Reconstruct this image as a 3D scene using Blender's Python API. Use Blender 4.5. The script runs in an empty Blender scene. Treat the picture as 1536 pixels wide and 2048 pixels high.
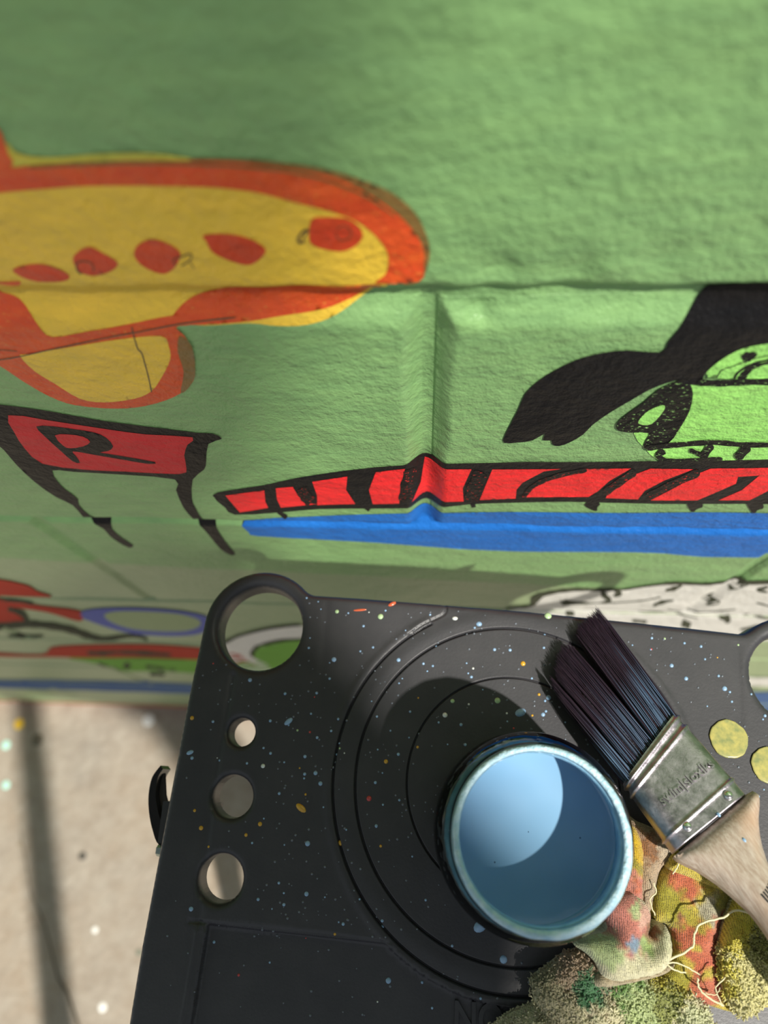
import bpy, bmesh, math, random
import numpy as np
from mathutils import Vector, Matrix
from mathutils.geometry import delaunay_2d_cdt
random.seed(7); rng = np.random.default_rng(7)
C = bpy.context.scene.collection
SC = bpy.context.scene
# ------------------------------------------------------------------ camera
F = 1420.0; H = 1.618; W = 0.143
D = np.array([77, 546, 1420.]); D /= np.linalg.norm(D)
R = np.array([23500, 379, -1420.]); R -= R @ D * D; R /= np.linalg.norm(R)
ZC = -D; YC = np.cross(ZC, R)
cam = bpy.data.cameras.new('camera'); co = bpy.data.objects.new('camera', cam); C.objects.link(co)
mx = Matrix.Identity(4)
for i, A in enumerate((R, YC, ZC)):
    mx[i][0] = A[0]; mx[i][1] = -A[1]; mx[i][2] = -A[2]
mx[2][3] = H
co.matrix_world = mx
cam.sensor_fit = 'VERTICAL'; cam.sensor_height = 36; cam.lens = F / 2048 * 36
cam.clip_start = 0.01; cam.clip_end = 100
cam.dof.use_dof = True; cam.dof.focus_distance = 0.318; cam.dof.aperture_fstop = cam.lens / 4.5
SC.camera = co
# ------------------------------------------------------------------ light
wd = bpy.data.worlds.new('sky'); SC.world = wd; wd.use_nodes = True
bg = wd.node_tree.nodes['Background']; bg.inputs[0].default_value = (0.86, 0.93, 1.0, 1); bg.inputs[1].default_value = 0.46
SUN = np.array([-0.68, 0.735, 0.0]) * math.cos(math.radians(56)); SUN[2] = -math.sin(math.radians(56))
sd = bpy.data.lights.new('sun', 'SUN'); sd.energy = 6.0; sd.angle = math.radians(1.2); sd.color = (1.0, 0.95, 0.86)
so = bpy.data.objects.new('sun', sd); C.objects.link(so)
so.rotation_euler = Vector(SUN).to_track_quat('-Z', 'Y').to_euler(); so.location = (1, -1, 3)
SC.view_settings.view_transform = 'Standard'; SC.view_settings.look = 'None'
SC.view_settings.gamma = 1; SC.view_settings.exposure = 0.0; SC.view_settings.use_curve_mapping = False
# ------------------------------------------------------------------ projection helpers (pixel of the 1536x2048 photo -> point on a real plane)
def ray(x, y):
    r = np.array([x - 768, y - 1024, F]); return np.array([r @ R, r @ YC, r @ ZC])
def onwall(x, y):
    r = ray(x, y); t = W / r[1]; return (r[0] * t, H + r[2] * t)
def hor(x, y, z):
    r = ray(x, y); t = (z - H) / r[2]; return (r[0] * t, r[1] * t)
def S(r, g, b):
    f = lambda c: (c / 255 / 12.92) if c / 255 <= 0.04045 else ((c / 255 + 0.055) / 1.055) ** 2.4
    return (f(r), f(g), f(b), 1)
def sc(c, k): return (min(1, c[0] * k), min(1, c[1] * k), min(1, c[2] * k), 1)
# ------------------------------------------------------------------ object helpers
def tag(o, label=None, cat=None, group=None, kind=None):
    if label: o['label'] = label
    if cat: o['category'] = cat
    if group: o['group'] = group
    if kind: o['kind'] = kind
    return o
def empty(name, loc, **k):
    o = bpy.data.objects.new(name, None); C.objects.link(o); o.location = loc; o.empty_display_size = 0.02
    return tag(o, **k)
def mesh(name, V, Fc, mat, parent=None, smooth=True, cols=None):
    me = bpy.data.meshes.new(name); me.from_pydata([tuple(v) for v in V], [], Fc); me.update()
    if smooth: me.polygons.foreach_set('use_smooth', [True] * len(me.polygons))
    if mat: me.materials.append(mat)
    if cols is not None:
        a = me.color_attributes.new('paint', 'FLOAT_COLOR', 'POINT')
        a.data.foreach_set('color', np.asarray(cols, dtype=np.float32).ravel())
    o = bpy.data.objects.new(name, me); C.objects.link(o)
    if parent:
        o.parent = parent
        o.matrix_parent_inverse = Matrix.Translation(-Vector(wloc(parent)))
    return o
def wloc(p):
    v = Vector(p.location); q = p.parent
    while q: 
        v = v + Vector(q.location) + p.matrix_parent_inverse.translation if q else v
        p = q; q = q.parent
    return v
def fixn(o, towards):
    pass
class MB:
    def __init__(s): s.v = []; s.f = []; s.c = []
    def add(s, V, Fc, col=None):
        n = len(s.v); s.v += [tuple(v) for v in V]; s.f += [tuple(i + n for i in f) for f in Fc]
        s.c += [tuple(col) if col is not None else (0, 0, 0, 1)] * len(V) if (col is None or not hasattr(col[0], '__len__')) else [tuple(c) for c in col]
    def box(s, a, b):
        x0, y0, z0 = a; x1, y1, z1 = b
        s.add([(x0,y0,z0),(x1,y0,z0),(x1,y1,z0),(x0,y1,z0),(x0,y0,z1),(x1,y0,z1),(x1,y1,z1),(x0,y1,z1)],
              [(0,3,2,1),(4,5,6,7),(0,1,5,4),(1,2,6,5),(2,3,7,6),(3,0,4,7)])
    def tube(s, pts, rad, n=8, cap=True, col=None):
        pts = [np.array(p, float) for p in pts]
        if not hasattr(rad, '__len__'): rad = [rad] * len(pts)
        V = []; Fc = []
        t0 = pts[1] - pts[0]; t0 /= np.linalg.norm(t0)
        up = np.array([0, 0, 1.]) if abs(t0[2]) < .9 else np.array([1., 0, 0])
        u = np.cross(t0, up); u /= np.linalg.norm(u)
        for i, p in enumerate(pts):
            t = pts[min(i + 1, len(pts) - 1)] - pts[max(i - 1, 0)]; t /= np.linalg.norm(t) + 1e-12
            u = u - (u @ t) * t; u /= np.linalg.norm(u) + 1e-12; w = np.cross(t, u)
            for k in range(n):
                a = 2 * math.pi * k / n; V.append(p + rad[i] * (math.cos(a) * u + math.sin(a) * w))
        for i in range(len(pts) - 1):
            for k in range(n):
                Fc.append((i*n+k, i*n+(k+1)%n, (i+1)*n+(k+1)%n, (i+1)*n+k))
        if cap:
            Fc.append(tuple(range(n - 1, -1, -1))); Fc.append(tuple(range((len(pts)-1)*n, len(pts)*n)))
        s.add(V, Fc, col)
    def lathe(s, prof, cx, cy, n=64, wob=None, close=False):
        V = []; Fc = []
        for j, (r, z) in enumerate(prof):
            for k in range(n):
                a = 2 * math.pi * k / n; rr, zz = (r, z) if wob is None else wob(r, z, a, j)
                V.append((cx + rr * math.cos(a), cy + rr * math.sin(a), zz))
        m = len(prof)
        for j in range(m if close else m - 1):
            for k in range(n):
                j2 = (j + 1) % m
                Fc.append((j*n+k, j*n+(k+1)%n, j2*n+(k+1)%n, j2*n+k))
        s.add(V, Fc)
    def obj(s, name, mat, parent=None, smooth=True, cols=False):
        return mesh(name, s.v, s.f, mat, parent, smooth, s.c if cols else None)
def smoothpoly(P, n=4, closed=True):
    P = [np.array(p, float) for p in P]; out = []; m = len(P)
    rngi = range(m) if closed else range(m - 1)
    for i in rngi:
        g = (lambda k: P[k % m]) if closed else (lambda k: P[min(max(k, 0), m - 1)])
        p0, p1, p2, p3 = g(i-1), g(i), g(i+1), g(i+2)
        for j in range(n):
            t = j / n
            out.append(0.5*((2*p1)+(-p0+p2)*t+(2*p0-5*p1+4*p2-p3)*t*t+(-p0+3*p1-3*p2+p3)*t**3))
    if not closed: out.append(P[-1])
    return np.array(out)
def pip(P, pts):
    P = np.asarray(P); pts = np.asarray(pts); x, y = pts[:, 0], pts[:, 1]; ins = np.zeros(len(pts), bool)
    a = P; b = np.roll(P, -1, 0)
    for (x1, y1), (x2, y2) in zip(a, b):
        if y1 == y2: continue
        c = ((y1 > y) != (y2 > y)) & (x < (x2 - x1) * (y - y1) / (y2 - y1) + x1); ins ^= c
    return ins
def dist(P, pts, closed=True):
    P = np.asarray(P); pts = np.asarray(pts); d = np.full(len(pts), 1e9)
    n = len(P)
    for i in range(n if closed else n - 1):
        a = P[i]; b = P[(i + 1) % n]; ab = b - a; L = ab @ ab
        if L < 1e-18: continue
        t = np.clip(((pts - a) @ ab) / L, 0, 1); q = a + t[:, None] * ab
        d = np.minimum(d, np.hypot(*(pts - q).T))
    return d
def densify(P, g):
    P = np.asarray(P); out = []
    for i in range(len(P)):
        a = P[i]; b = P[(i + 1) % len(P)]; k = max(1, int(math.ceil(np.abs((b - a) / np.array(g)).max())))
        for j in range(k): out.append(a + (b - a) * j / k)
    return np.array(out)
def cdt(outline, holes, extra, grid, reject=None):
    """triangulated region: outline, holes (lists of 2-D loops), extra inner points, grid step (gx, gy)"""
    loops = [np.asarray(outline)] + [np.asarray(h) for h in holes]
    lo = loops[0].min(0); hi = loops[0].max(0)
    gx, gy = grid
    xs = np.arange(lo[0] + gx * .5, hi[0], gx); ys = np.arange(lo[1] + gy * .5, hi[1], gy)
    G = np.array([(x + (gx * .5 if j % 2 else 0), y) for j, y in enumerate(ys) for x in xs]) if len(xs) and len(ys) else np.zeros((0, 2))
    if len(G):
        m = pip(loops[0], G)
        for h in loops[1:]: m &= ~pip(h, G)
        G = G[m]
        if reject is not None and len(G): G = G[~reject(G)]
        if len(G) and len(G) < 90000:
            s_ = np.array([1 / gx, 1 / gy]); dd = np.full(len(G), 1e9)
            for l in loops: dd = np.minimum(dd, dist(l * s_, G * s_))
            G = G[dd > .35]
    pts = list(np.concatenate(loops + ([np.asarray(extra)] if len(extra) else []) + [G]))
    ed = []; n = 0
    for l in loops:
        k = len(l); ed += [(n + i, n + (i + 1) % k) for i in range(k)]; n += k
    s = 1.0 / max(hi - lo)
    vv = [Vector(((p[0] - lo[0]) * s, (p[1] - lo[1]) * s)) for p in pts]
    r = delaunay_2d_cdt(vv, ed, [], 0, 1e-7)
    V = np.array([(v[0] / s + lo[0], v[1] / s + lo[1]) for v in r[0]]); T = np.array([t for t in r[2] if len(t) == 3])
    cen = V[T].mean(1); m = pip(loops[0], cen)
    for h in loops[1:]: m &= ~pip(h, cen)
    T = T[m]
    a = V[T[:, 0]]; b = V[T[:, 1]]; c = V[T[:, 2]]
    ar = (b - a)[:, 0] * (c - a)[:, 1] - (b - a)[:, 1] * (c - a)[:, 0]
    T[ar < 0] = T[ar < 0][:, ::-1]; T = T[np.abs(ar) > 1e-14]
    return V, T
# ------------------------------------------------------------------ materials
def newmat(name):
    m = bpy.data.materials.new(name); m.use_nodes = True; nt = m.node_tree; b = nt.nodes['Principled BSDF']; return m, nt, b
def N(nt, t, **k):
    n = nt.nodes.new(t)
    for a, v in k.items():
        if a.startswith('i_'): n.inputs[int(a[2:]) if a[2:].isdigit() else a[2:]].default_value = v
        else: setattr(n, a, v)
    return n
def pos(nt): return N(nt, 'ShaderNodeNewGeometry').outputs['Position']
def noise(nt, scale, detail=3, rough=.55, vec=None):
    n = N(nt, 'ShaderNodeTexNoise'); n.inputs['Scale'].default_value = scale; n.inputs['Detail'].default_value = detail
    n.inputs['Roughness'].default_value = rough; nt.links.new(vec or pos(nt), n.inputs['Vector']); return n.outputs['Fac']
def ramp(nt, fac, a, b, ca=(0,0,0,1), cb=(1,1,1,1)):
    r = N(nt, 'ShaderNodeValToRGB'); e = r.color_ramp.elements; e[0].position = a; e[0].color = ca; e[1].position = b; e[1].color = cb
    nt.links.new(fac, r.inputs[0]); return r.outputs[0]
def mix(nt, fac, a, b, mode='MIX'):
    m = N(nt, 'ShaderNodeMixRGB', blend_type=mode)
    for i, v in enumerate((fac, a, b)):
        if hasattr(v, 'links') or hasattr(v, 'is_linked'): nt.links.new(v, m.inputs[i])
        else: m.inputs[i].default_value = v
    return m.outputs[0]
def math_(nt, op, a, b=0.):
    m = N(nt, 'ShaderNodeMath', operation=op)
    for i, v in enumerate((a, b)):
        if hasattr(v, 'is_linked'): nt.links.new(v, m.inputs[i])
        else: m.inputs[i].default_value = v
    return m.outputs[0]
def bump(nt, h, dist_, strength=1, prev=None):
    b = N(nt, 'ShaderNodeBump'); b.inputs['Strength'].default_value = strength; b.inputs['Distance'].default_value = dist_
    nt.links.new(h, b.inputs['Height'])
    if prev is not None: nt.links.new(prev, b.inputs['Normal'])
    return b.outputs[0]
def simple(name, col, rough=.5, metal=0, spec=.5, var=.12, vscale=60, bd=0, bs=300, **k):
    m, nt, b = newmat(name)
    f = ramp(nt, noise(nt, vscale, 4), .3, .7)
    nt.links.new(mix(nt, f, sc(col, 1 - var), sc(col, 1 + var)), b.inputs['Base Color'])
    b.inputs['Roughness'].default_value = rough; b.inputs['Metallic'].default_value = metal; b.inputs['Specular IOR Level'].default_value = spec
    if bd: nt.links.new(bump(nt, noise(nt, bs, 3), bd), b.inputs['Normal'])
    for a, v in k.items(): b.inputs[a.replace('_', ' ')].default_value = v
    return m
def wallpaint(name, col, col2=None, under=None, dry=0, rough=.40, streak=0.5, band=False, spec=.45):
    """acrylic paint over the dimpled, roller-painted block wall"""
    m, nt, b = newmat(name); P = pos(nt)
    col2 = col2 or sc(col, .82)
    mp = N(nt, 'ShaderNodeMapping'); mp.inputs['Scale'].default_value = (.35, 1, 1.6); nt.links.new(P, mp.inputs[0])
    f = ramp(nt, noise(nt, 110, 5, .6, mp.outputs[0]), .5 - .25 * (1 - streak * .5), .72)
    c = mix(nt, f, col, col2)
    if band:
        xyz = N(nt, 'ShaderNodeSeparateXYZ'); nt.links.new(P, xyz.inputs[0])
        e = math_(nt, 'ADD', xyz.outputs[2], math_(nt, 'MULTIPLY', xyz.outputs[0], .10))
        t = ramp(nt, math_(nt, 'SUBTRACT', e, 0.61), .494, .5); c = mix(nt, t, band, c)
    if under:
        mq = N(nt, 'ShaderNodeMapping'); mq.inputs['Scale'].default_value = (.5, 1, 1.0); nt.links.new(P, mq.inputs[0])
        g = ramp(nt, noise(nt, 900, 4, .7, mq.outputs[0]), 1 - dry - .02, 1 - dry + .02); c = mix(nt, g, c, under)
    nt.links.new(c, b.inputs['Base Color'])
    b.inputs['Roughness'].default_value = rough; b.inputs['Specular IOR Level'].default_value = spec
    n1 = noise(nt, 55, 2, .5); n2 = noise(nt, 300, 3, .55); n3 = noise(nt, 1000, 2, .5)
    bb = bump(nt, n1, .0020); bb = bump(nt, n2, .0009, 1, bb); bb = bump(nt, n3, .00028, 1, bb)
    nt.links.new(bb, b.inputs['Normal']); return m
GREEN = (.225, .405, .15, 1)
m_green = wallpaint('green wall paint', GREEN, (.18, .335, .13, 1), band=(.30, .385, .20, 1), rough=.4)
m_mortar = m_green
m_yellow = wallpaint('yellow mural paint', (.84, .54, .05, 1), (.72, .49, .045, 1))
m_lime = wallpaint('thin yellow mural paint', (.62, .52, .05, 1), (.40, .42, .06, 1))
m_orange = wallpaint('orange mural paint', (.72, .10, .015, 1), (.60, .055, .012, 1), under=(.68, .2, .03, 1), dry=.36)
m_dot = wallpaint('red orange mural paint', (.66, .07, .014, 1), (.55, .04, .012, 1))
m_brown = wallpaint('brown translucent mural paint', (.25, .11, .025, 1), (.20, .14, .04, 1))
m_black = wallpaint('black mural paint', (.006, .006, .007, 1), (.010, .009, .009, 1), rough=.45, spec=.15)
m_dryblack = wallpaint('dry brushed black paint', (.007, .007, .007, 1), None, under=(.35, .65, .2, 1), dry=.37, rough=.45, spec=.15)
m_dryblackr = wallpaint('dry brushed black paint on red', (.007, .007, .007, 1), None, under=(.8, .03, .03, 1), dry=.37, rough=.45, spec=.15)
m_red = wallpaint('red mural paint', (.85, .028, .03, 1), (.72, .02, .025, 1), rough=.45, spec=.2)
m_red2 = wallpaint('flag red mural paint', (.62, .03, .035, 1), (.52, .025, .03, 1), rough=.5, spec=.2)
m_blue = wallpaint('blue mural paint', (.015, .155, .54, 1), (.012, .12, .44, 1), rough=.5, spec=.2)
m_neon = wallpaint('bright green mural paint', (.34, .74, .16, 1), (.28, .64, .14, 1))
m_white = wallpaint('white mural paint', (.74, .72, .66, 1), (.66, .65, .6, 1))
m_pencil = wallpaint('pencil line', (.09, .06, .03, 1), (.14, .08, .03, 1))
m_farblue = wallpaint('far blue mural paint', (.07, .13, .29, 1), (.08, .14, .27, 1), rough=.8, spec=.1)
m_violet = wallpaint('violet blue mural paint', (.14, .15, .42, 1), (.15, .17, .40, 1), rough=.8, spec=.1)
m_farred = wallpaint('far red mural paint', (.46, .05, .025, 1), (.40, .06, .04, 1), rough=.8, spec=.1)
m_fardk = wallpaint('far dark mural paint', (.05, .055, .035, 1), (.08, .08, .05, 1), rough=.8, spec=.1)
m_fargreen = wallpaint('grass green mural paint', (.20, .42, .07, 1), (.16, .33, .06, 1), rough=.8, spec=.1)
m_peach = wallpaint('orange paint at the wall foot', (.50, .20, .10, 1), (.40, .17, .10, 1), rough=.8, spec=.1)
# ------------------------------------------------------------------ WALL
BED = [1.8495, 1.641, 1.4315, 1.2235, 1.018, .810, .600, .392, .184]   # mortar bed heights, top to bottom
def heads(k):                                                        # vertical joints of the course under BED[k]
    off = -.0005 if k % 2 == 0 else .2185
    return [off + .458 * i for i in range(-4, 5)]
DENTS = [(*onwall(958, 632), .0035, .0022), (*onwall(975, 648), .003, .0015), (*onwall(930, 590), .006, -.0010), (*onwall(1000, 540), .006, .0018),
         (*onwall(905, 640), .004, -.0010), (*onwall(1040, 600), .007, -.0008), (*onwall(1150, 545), .006, .0012), (*onwall(1230, 535), .006, -.0012),
         (*onwall(1330, 520), .005, .0010), (*onwall(690, 545), .008, -.0008), (*onwall(760, 600), .006, .0007)]
def relief(x, z):
    x = np.asarray(x, float); z = np.asarray(z, float); d = np.zeros_like(x)
    wig = .25 * np.sin(x * 61) + .2 * np.sin(x * 143 + 1) + .12 * np.sin(x * 310 + 2)
    for k, zk in enumerate(BED):
        if k == 2: up, lo, dp, core = .0098, .0155, .0046, .0010
        else: up, lo, dp, core = .0048, .0068, .0036, .0008
        t = z - zk - .0012 * wig
        w = np.where(t > 0, up, lo) * (1 + .12 * wig)
        d = np.maximum(d, dp * (.5 + .5 * np.cos(np.pi * np.clip((np.abs(t) - core) / (w - core), 0, 1))))
        zb = BED[k + 1] if k + 1 < len(BED) else 0.
        inc = (z < zk) & (z >= zb)
        for hx in heads(k):
            t = x - hx - .0006 * np.sin(z * 90); w = .0100 if k < 3 else .0075
            g = (.0062 if k < 3 else .0034) * (.5 + .5 * np.cos(np.pi * np.clip(np.abs(t) / w, 0, 1))) ** .8
            d = np.where(inc, np.maximum(d, g), d)
    for (dx, dz, r, a) in DENTS:
        d = d + a * np.exp(-((x - dx) ** 2 + (z - dz) ** 2) / (r * r))
    return d + .0004 * np.sin(x * 47 + z * 23) * np.sin(z * 61 - x * 15)
CORE = .0022
def axis(a, b, joints, fine, coarse, near):
    s = {round(a, 6), round(b, 6)}; t = a
    while t < b: s.add(round(t, 6)); t += coarse
    for j in joints:
        t = max(a, j - .018)
        while t < min(b, j + .018): s.add(round(t, 6)); t += fine
    return np.array(sorted(s))
def sheet(mb, xs, zs, skirt=0, side=True):
    X, Z = np.meshgrid(xs, zs); Dp = relief(X, Z); n, m = X.shape
    V = list(zip(X.ravel(), (W + Dp).ravel(), Z.ravel()))
    Fc = [(i*m+j, i*m+j+1, (i+1)*m+j+1, (i+1)*m+j) for i in range(n-1) for j in range(m-1)]
    if skirt:
        ring = [j for j in range(m)] + [i*m+m-1 for i in range(1, n)] + [(n-1)*m+j for j in range(m-2, -1, -1)] + [i*m for i in range(n-2, 0, -1)]
        b = len(V); V += [(V[i][0], W + skirt, V[i][2]) for i in ring]; L = len(ring)
        Fc += [(ring[(i+1) % L], ring[i], b+i, b+(i+1) % L) for i in range(L)]
        Fc.append(tuple(b + i for i in range(L)))
    mb.add(V, Fc)
XL, XR = -1.45, 1.25
wb = MB(); wb.box((XL, W + .0125, -.02), (XR, W + .11, 1.8495))
for k, zk in enumerate(BED):
    near = k <= 3
    xs = np.arange(XL, XR + .001, .02); xs = np.unique(np.concatenate([xs, np.arange(-.3, .3, .003 if near else .01)]).round(5))
    if k > 0: sheet(wb, xs, np.array([zk - CORE, zk - CORE/2, zk, zk + CORE/2, zk + CORE]))
    z0 = (BED[k+1] + CORE) if k + 1 < len(BED) else 0.
    for hx in heads(k):
        if XL < hx < XR: sheet(wb, np.array([hx - CORE, hx, hx + CORE]), axis(z0, zk - CORE, [], .003, .004 if near else .02, near))
wall = wb.obj('wall_back', m_green)
tag(wall, 'green painted concrete block wall covered with a hand painted cartoon mural', kind='structure')
first = True
for k, zk in enumerate(BED):
    zt_, zb_ = zk - CORE, (BED[k+1] + CORE if k + 1 < len(BED) else 0.)
    hs = [XL] + [h for h in heads(k) if XL + .03 < h < XR - .03] + [XR]
    for a, b in zip(hs[:-1], hs[1:]):
        x0, x1 = (a + CORE if a != XL else a), (b - CORE if b != XR else b)
        near = (1 <= k <= 3) and x1 > -.35 and x0 < .35
        mb = MB()
        sheet(mb, axis(x0, x1, [a, b], .0012 if near else .004, .003 if near else .02, near), axis(zb_, zt_, [zk, BED[k+1] if k+1 < len(BED) else -1], .0011 if near else .004, .003 if near else .02, near), skirt=.0123)
        mb.obj('block', m_green, wall)
# paint layers on the wall
def paint(name, polys, mat, layer, parent, g=(.002, .002), sm=3, label=None):
    mb = MB()
    for P in polys:
        Q = smoothpoly(P, sm) if sm > 1 else np.array(P, float)
        Q = np.array([onwall(*p) for p in Q]); Q = densify(Q, g)
        try: V, T = cdt(Q, [], [], g)
        except Exception: continue
        if not len(T): continue
        y = W + relief(V[:, 0], V[:, 1]) - .00022 - g[0] * .06 - layer * .00010
        mb.add(list(zip(V[:, 0], y, V[:, 1])), [tuple(t) for t in T])
    o = mb.obj(name, mat, parent)
    if label: o['label'] = label
    return o
def stroke(P, w, taper=.6):
    P = smoothpoly(P, 5, False); n = len(P); L = []; Rr = []
    w = np.interp(np.linspace(0, 1, n), np.linspace(0, 1, len(w)), w) if hasattr(w, '__len__') else np.full(n, w)
    for i in range(n):
        t = P[min(i+1, n-1)] - P[max(i-1, 0)]; t /= np.hypot(*t) + 1e-9; q = np.array([-t[1], t[0]])
        ww = w[i] * .5 * (1 + .10 * math.sin(i * 1.7)) * (taper if i in (0, n-1) else 1)
        L.append(P[i] + q * ww); Rr.append(P[i] - q * ww)
    return [tuple(p) for p in L] + [tuple(p) for p in Rr[::-1]]
def Zm(P, s, ox, oy): return [(ox + x / s, oy + y / s) for x, y in P]
z1 = lambda P: Zm(P, 1.7067, 0, 200)
z2 = lambda P: Zm(P, 2.4, 0, 780)
z3 = lambda P: Zm(P, 2.667, 960, 540)
z4 = lambda P: Zm(P, 2.56, 400, 900)
z5 = lambda P: Zm(P, 2.577, 940, 900)
z6 = lambda P: Zm(P, 2.4, 0, 1020)
z7 = lambda P: Zm(P, 2.415, 900, 1080)
# --- yellow airship with orange outline
sub = paint('painted_airship', [
    [(-45,305),(-10,300),(14,288),(30,304),(62,313),(110,315),(180,309),(250,305),(330,307),(392,318),(500,330),(640,360),(740,410),(800,470),(800,540),(778,566),(757,590),(727,611),(674,637),(615,651),(557,653),(498,649),(410,652),(352,650),(322,670),(234,677),(146,690),(59,707),(-45,700)]],
    m_yellow, 0, wall, label='yellow cartoon airship shape painted on the wall, with orange outline and dots')
top_out = [(-45,337),(0,335),(117,326),(234,320),(352,319),(469,320),(557,332),(645,346),(703,367),(762,402),(809,440),(844,487),(848,528),(838,560)]
top_in = [(753,564),(770,548),(777,528),(773,499),(744,464),(703,437),(645,417),(586,402),(527,385),(469,376),(410,371),(293,369),(176,370),(88,376),(0,383),(-45,388)]
paint('brown_edge', [[(352,318),(469,315),(557,322),(645,335),(715,355),(782,384),(832,428),(858,487),(856,528),(840,561),(800,561),(800,470),(700,385),(560,345)]], m_brown, 1, sub)  # brown where thin orange paint overlaps the green
paint('outline', [top_out + top_in,
    [(-45,232),(-5,255),(8,280),(16,305),(24,330),(-45,345)],
    z1([(585,750),(650,705),(750,675),(900,650),(1100,632),(1285,625),(1290,660),(1240,690),(1180,715),(1100,735),(950,750),(850,760),(700,768),(600,765)]),
    [(-45,598),(0,607),(35,619),(76,651),(105,672),(180,660),(264,648),(343,638),(380,640),(380,650),(352,653),(369,669),(384,698),(391,739),(381,768),(346,792),(293,809),(234,815),(152,809),(100,792),(47,762),(0,730),(-45,712)],
    [(-45,560),(0,563),(40,562),(34,572),(0,568),(-45,568)]], m_orange, 2, sub, label='loose orange brushed outline')
paint('fin', [[(41,709),(59,705),(146,690),(234,676),(322,669),(338,690),(341,715),(324,750),(304,778),(270,794),(210,802),(160,795),(110,765),(70,740)]], m_yellow, 3, sub)
paint('fin_brown', [[(360,668),(384,690),(391,739),(381,768),(362,782),(368,740),(356,700)]], m_brown, 3, sub)  # translucent brown paint at the right of the fin
paint('brown_streak', [stroke([(60,333),(200,325),(350,324),(500,330),(620,348),(720,384),(790,430)], [3,7,5,6,6,5,3])], m_brown, 4, sub)
paint('fringe', [[(14,288),(30,304),(62,313),(110,315),(180,309),(250,305),(330,307),(392,318),(300,321),(150,325),(60,331),(24,332)]], m_lime, 1, sub)
for P in ([(45,575),(110,557),(170,562),(235,592),(220,615),(130,618),(70,600)],
          [(250,540),(265,515),(305,495),(350,515),(403,548),(380,578),(320,595),(270,580)],
          [(460,525),(470,490),(515,468),(570,480),(615,510),(610,545),(585,575),(550,585),(490,560)],
          [(695,455),(760,450),(830,460),(885,485),(908,512),(870,550),(830,555),(770,535),(725,510),(705,475)],
          [(1055,450),(1065,405),(1100,398),(1180,402),(1225,430),(1238,465),(1215,495),(1170,512),(1120,508),(1065,490)]):
    paint('dot', [z1(P)], m_dot, 2, sub)
paint('pencil_line', [stroke([(264,652),(275,690),(284,702),(290,720),(298,750),(304,780)], 2.6), stroke([(-40,722),(30,712),(105,695),(230,669),(352,649),(470,640)], 2.2),
    stroke(z1([(1050,440),(1035,445),(1018,470),(1030,485)]), 5), stroke(z1([(1055,440),(1040,460),(1035,485)]), 3.4), stroke(z1([(600,555),(595,535),(620,525),(650,515),(655,530),(640,545),(620,556)]), 2.4),
    stroke(z1([(650,545),(665,565)]), 1.6), stroke(z1([(262,550),(285,543),(310,548),(322,565),(318,578)]), 2), stroke(z1([(262,550),(265,575),(280,588)]), 3),
    stroke(z1([(1150,440),(1170,425),(1195,440),(1195,465),(1165,475),(1145,455)]), 2), stroke(z1([(0,860),(0,848),(60,852)]), 1.5)], m_pencil, 4, sub)
# --- red flag with an R
flag = paint('painted_flag', [z2([(-60,60),(0,70),(200,95),(500,145),(800,185),(940,205),(1020,210),(1065,235),(1000,258),(990,340),(980,380),(925,430),(922,520),(940,565),(975,620),(1030,634),(1042,664),(1080,720),(1128,780),(1110,790),(1060,760),(1000,690),(950,640),(920,610),(880,560),(845,480),(840,430),(600,405),(350,390),(250,385),(290,450),(340,490),(375,520),(380,550),(430,600),(480,620),(530,628),(540,665),(590,710),(640,745),(620,758),(570,730),(530,700),(500,665),(440,632),(400,608),(350,550),(270,510),(170,440),(80,360),(20,290),(-60,200)])],
    m_black, 0, wall, sm=2, label='black outlined flag painted on the wall, red with a black letter R')
paint('flag_field', [z2([(40,118),(220,140),(500,180),(700,208),(925,225),(900,260),(885,310),(895,375),(860,402),(600,388),(400,378),(205,352),(120,280),(70,200)])], m_red2, 1, flag, sm=2, label='red field of the flag')
paint('letter_r', [z2([(175,170),(250,168),(350,180),(450,195),(510,220),(545,262),(520,285),(480,292),(560,305),(745,340),(715,350),(600,330),(430,300),(350,288),(365,310),(385,345),(350,338),(290,285),(215,215)])], m_black, 2, flag, sm=2, label='hand painted black letter R')
paint('letter_counter', [z2([(265,210),(330,205),(400,215),(435,240),(400,262),(340,272),(305,260)])], m_red2, 3, flag, sm=2)
# --- long red striped wedge
strip = paint('painted_stripe', [z4([(65,230),(150,205),(330,175),(500,135),(750,100),(1000,80),(1200,72),(1350,66),(1536,60)]) + [(1056,921),(1173,922),(1289,921),(1406,920),(1536,917),(1600,916),(1600,1007),(1536,1007),(1367,1007),(1250,1005),(1134,1003),(1018,1004),(940,1006)] + z4([(1200,293),(1080,295),(860,300),(600,302),(400,315),(180,325),(130,290)])],
    m_black, 1, wall, sm=2, label='long black outlined red tapering stripe painted across the wall')
cells = [z4(p) for p in ([(130,230),(330,202),(335,260),(350,290),(205,312)], [(388,190),(475,182),(505,235),(550,270),(600,275),(415,290),(395,250)],
    [(575,155),(755,130),(748,200),(795,275),(600,280),(600,230)], [(900,110),(1050,95),(1040,130),(1025,190),(1020,270),(885,275),(865,200)],
    [(1150,92),(1200,98),(1390,95),(1345,190),(1350,255),(1200,260),(1160,258),(1085,270),(1130,200)])] + \
    [z5(p) for p in ([(115,95),(470,92),(380,105),(270,165),(240,200),(235,245),(50,250)], [(500,115),(600,92),(830,90),(720,155),(660,210),(610,240),(290,240),(300,200),(400,145)],
    [(930,90),(1150,92),(1000,150),(900,205),(865,250),(700,245),(720,200),(800,140)],
    [(1240,88),(1536,86),(1700,86),(1700,180),(1536,205),(1440,255),(1280,255),(1400,200),(1490,125),(1380,130),(1370,165),(1170,255),(930,255),(1050,190),(1130,130)])]
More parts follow.
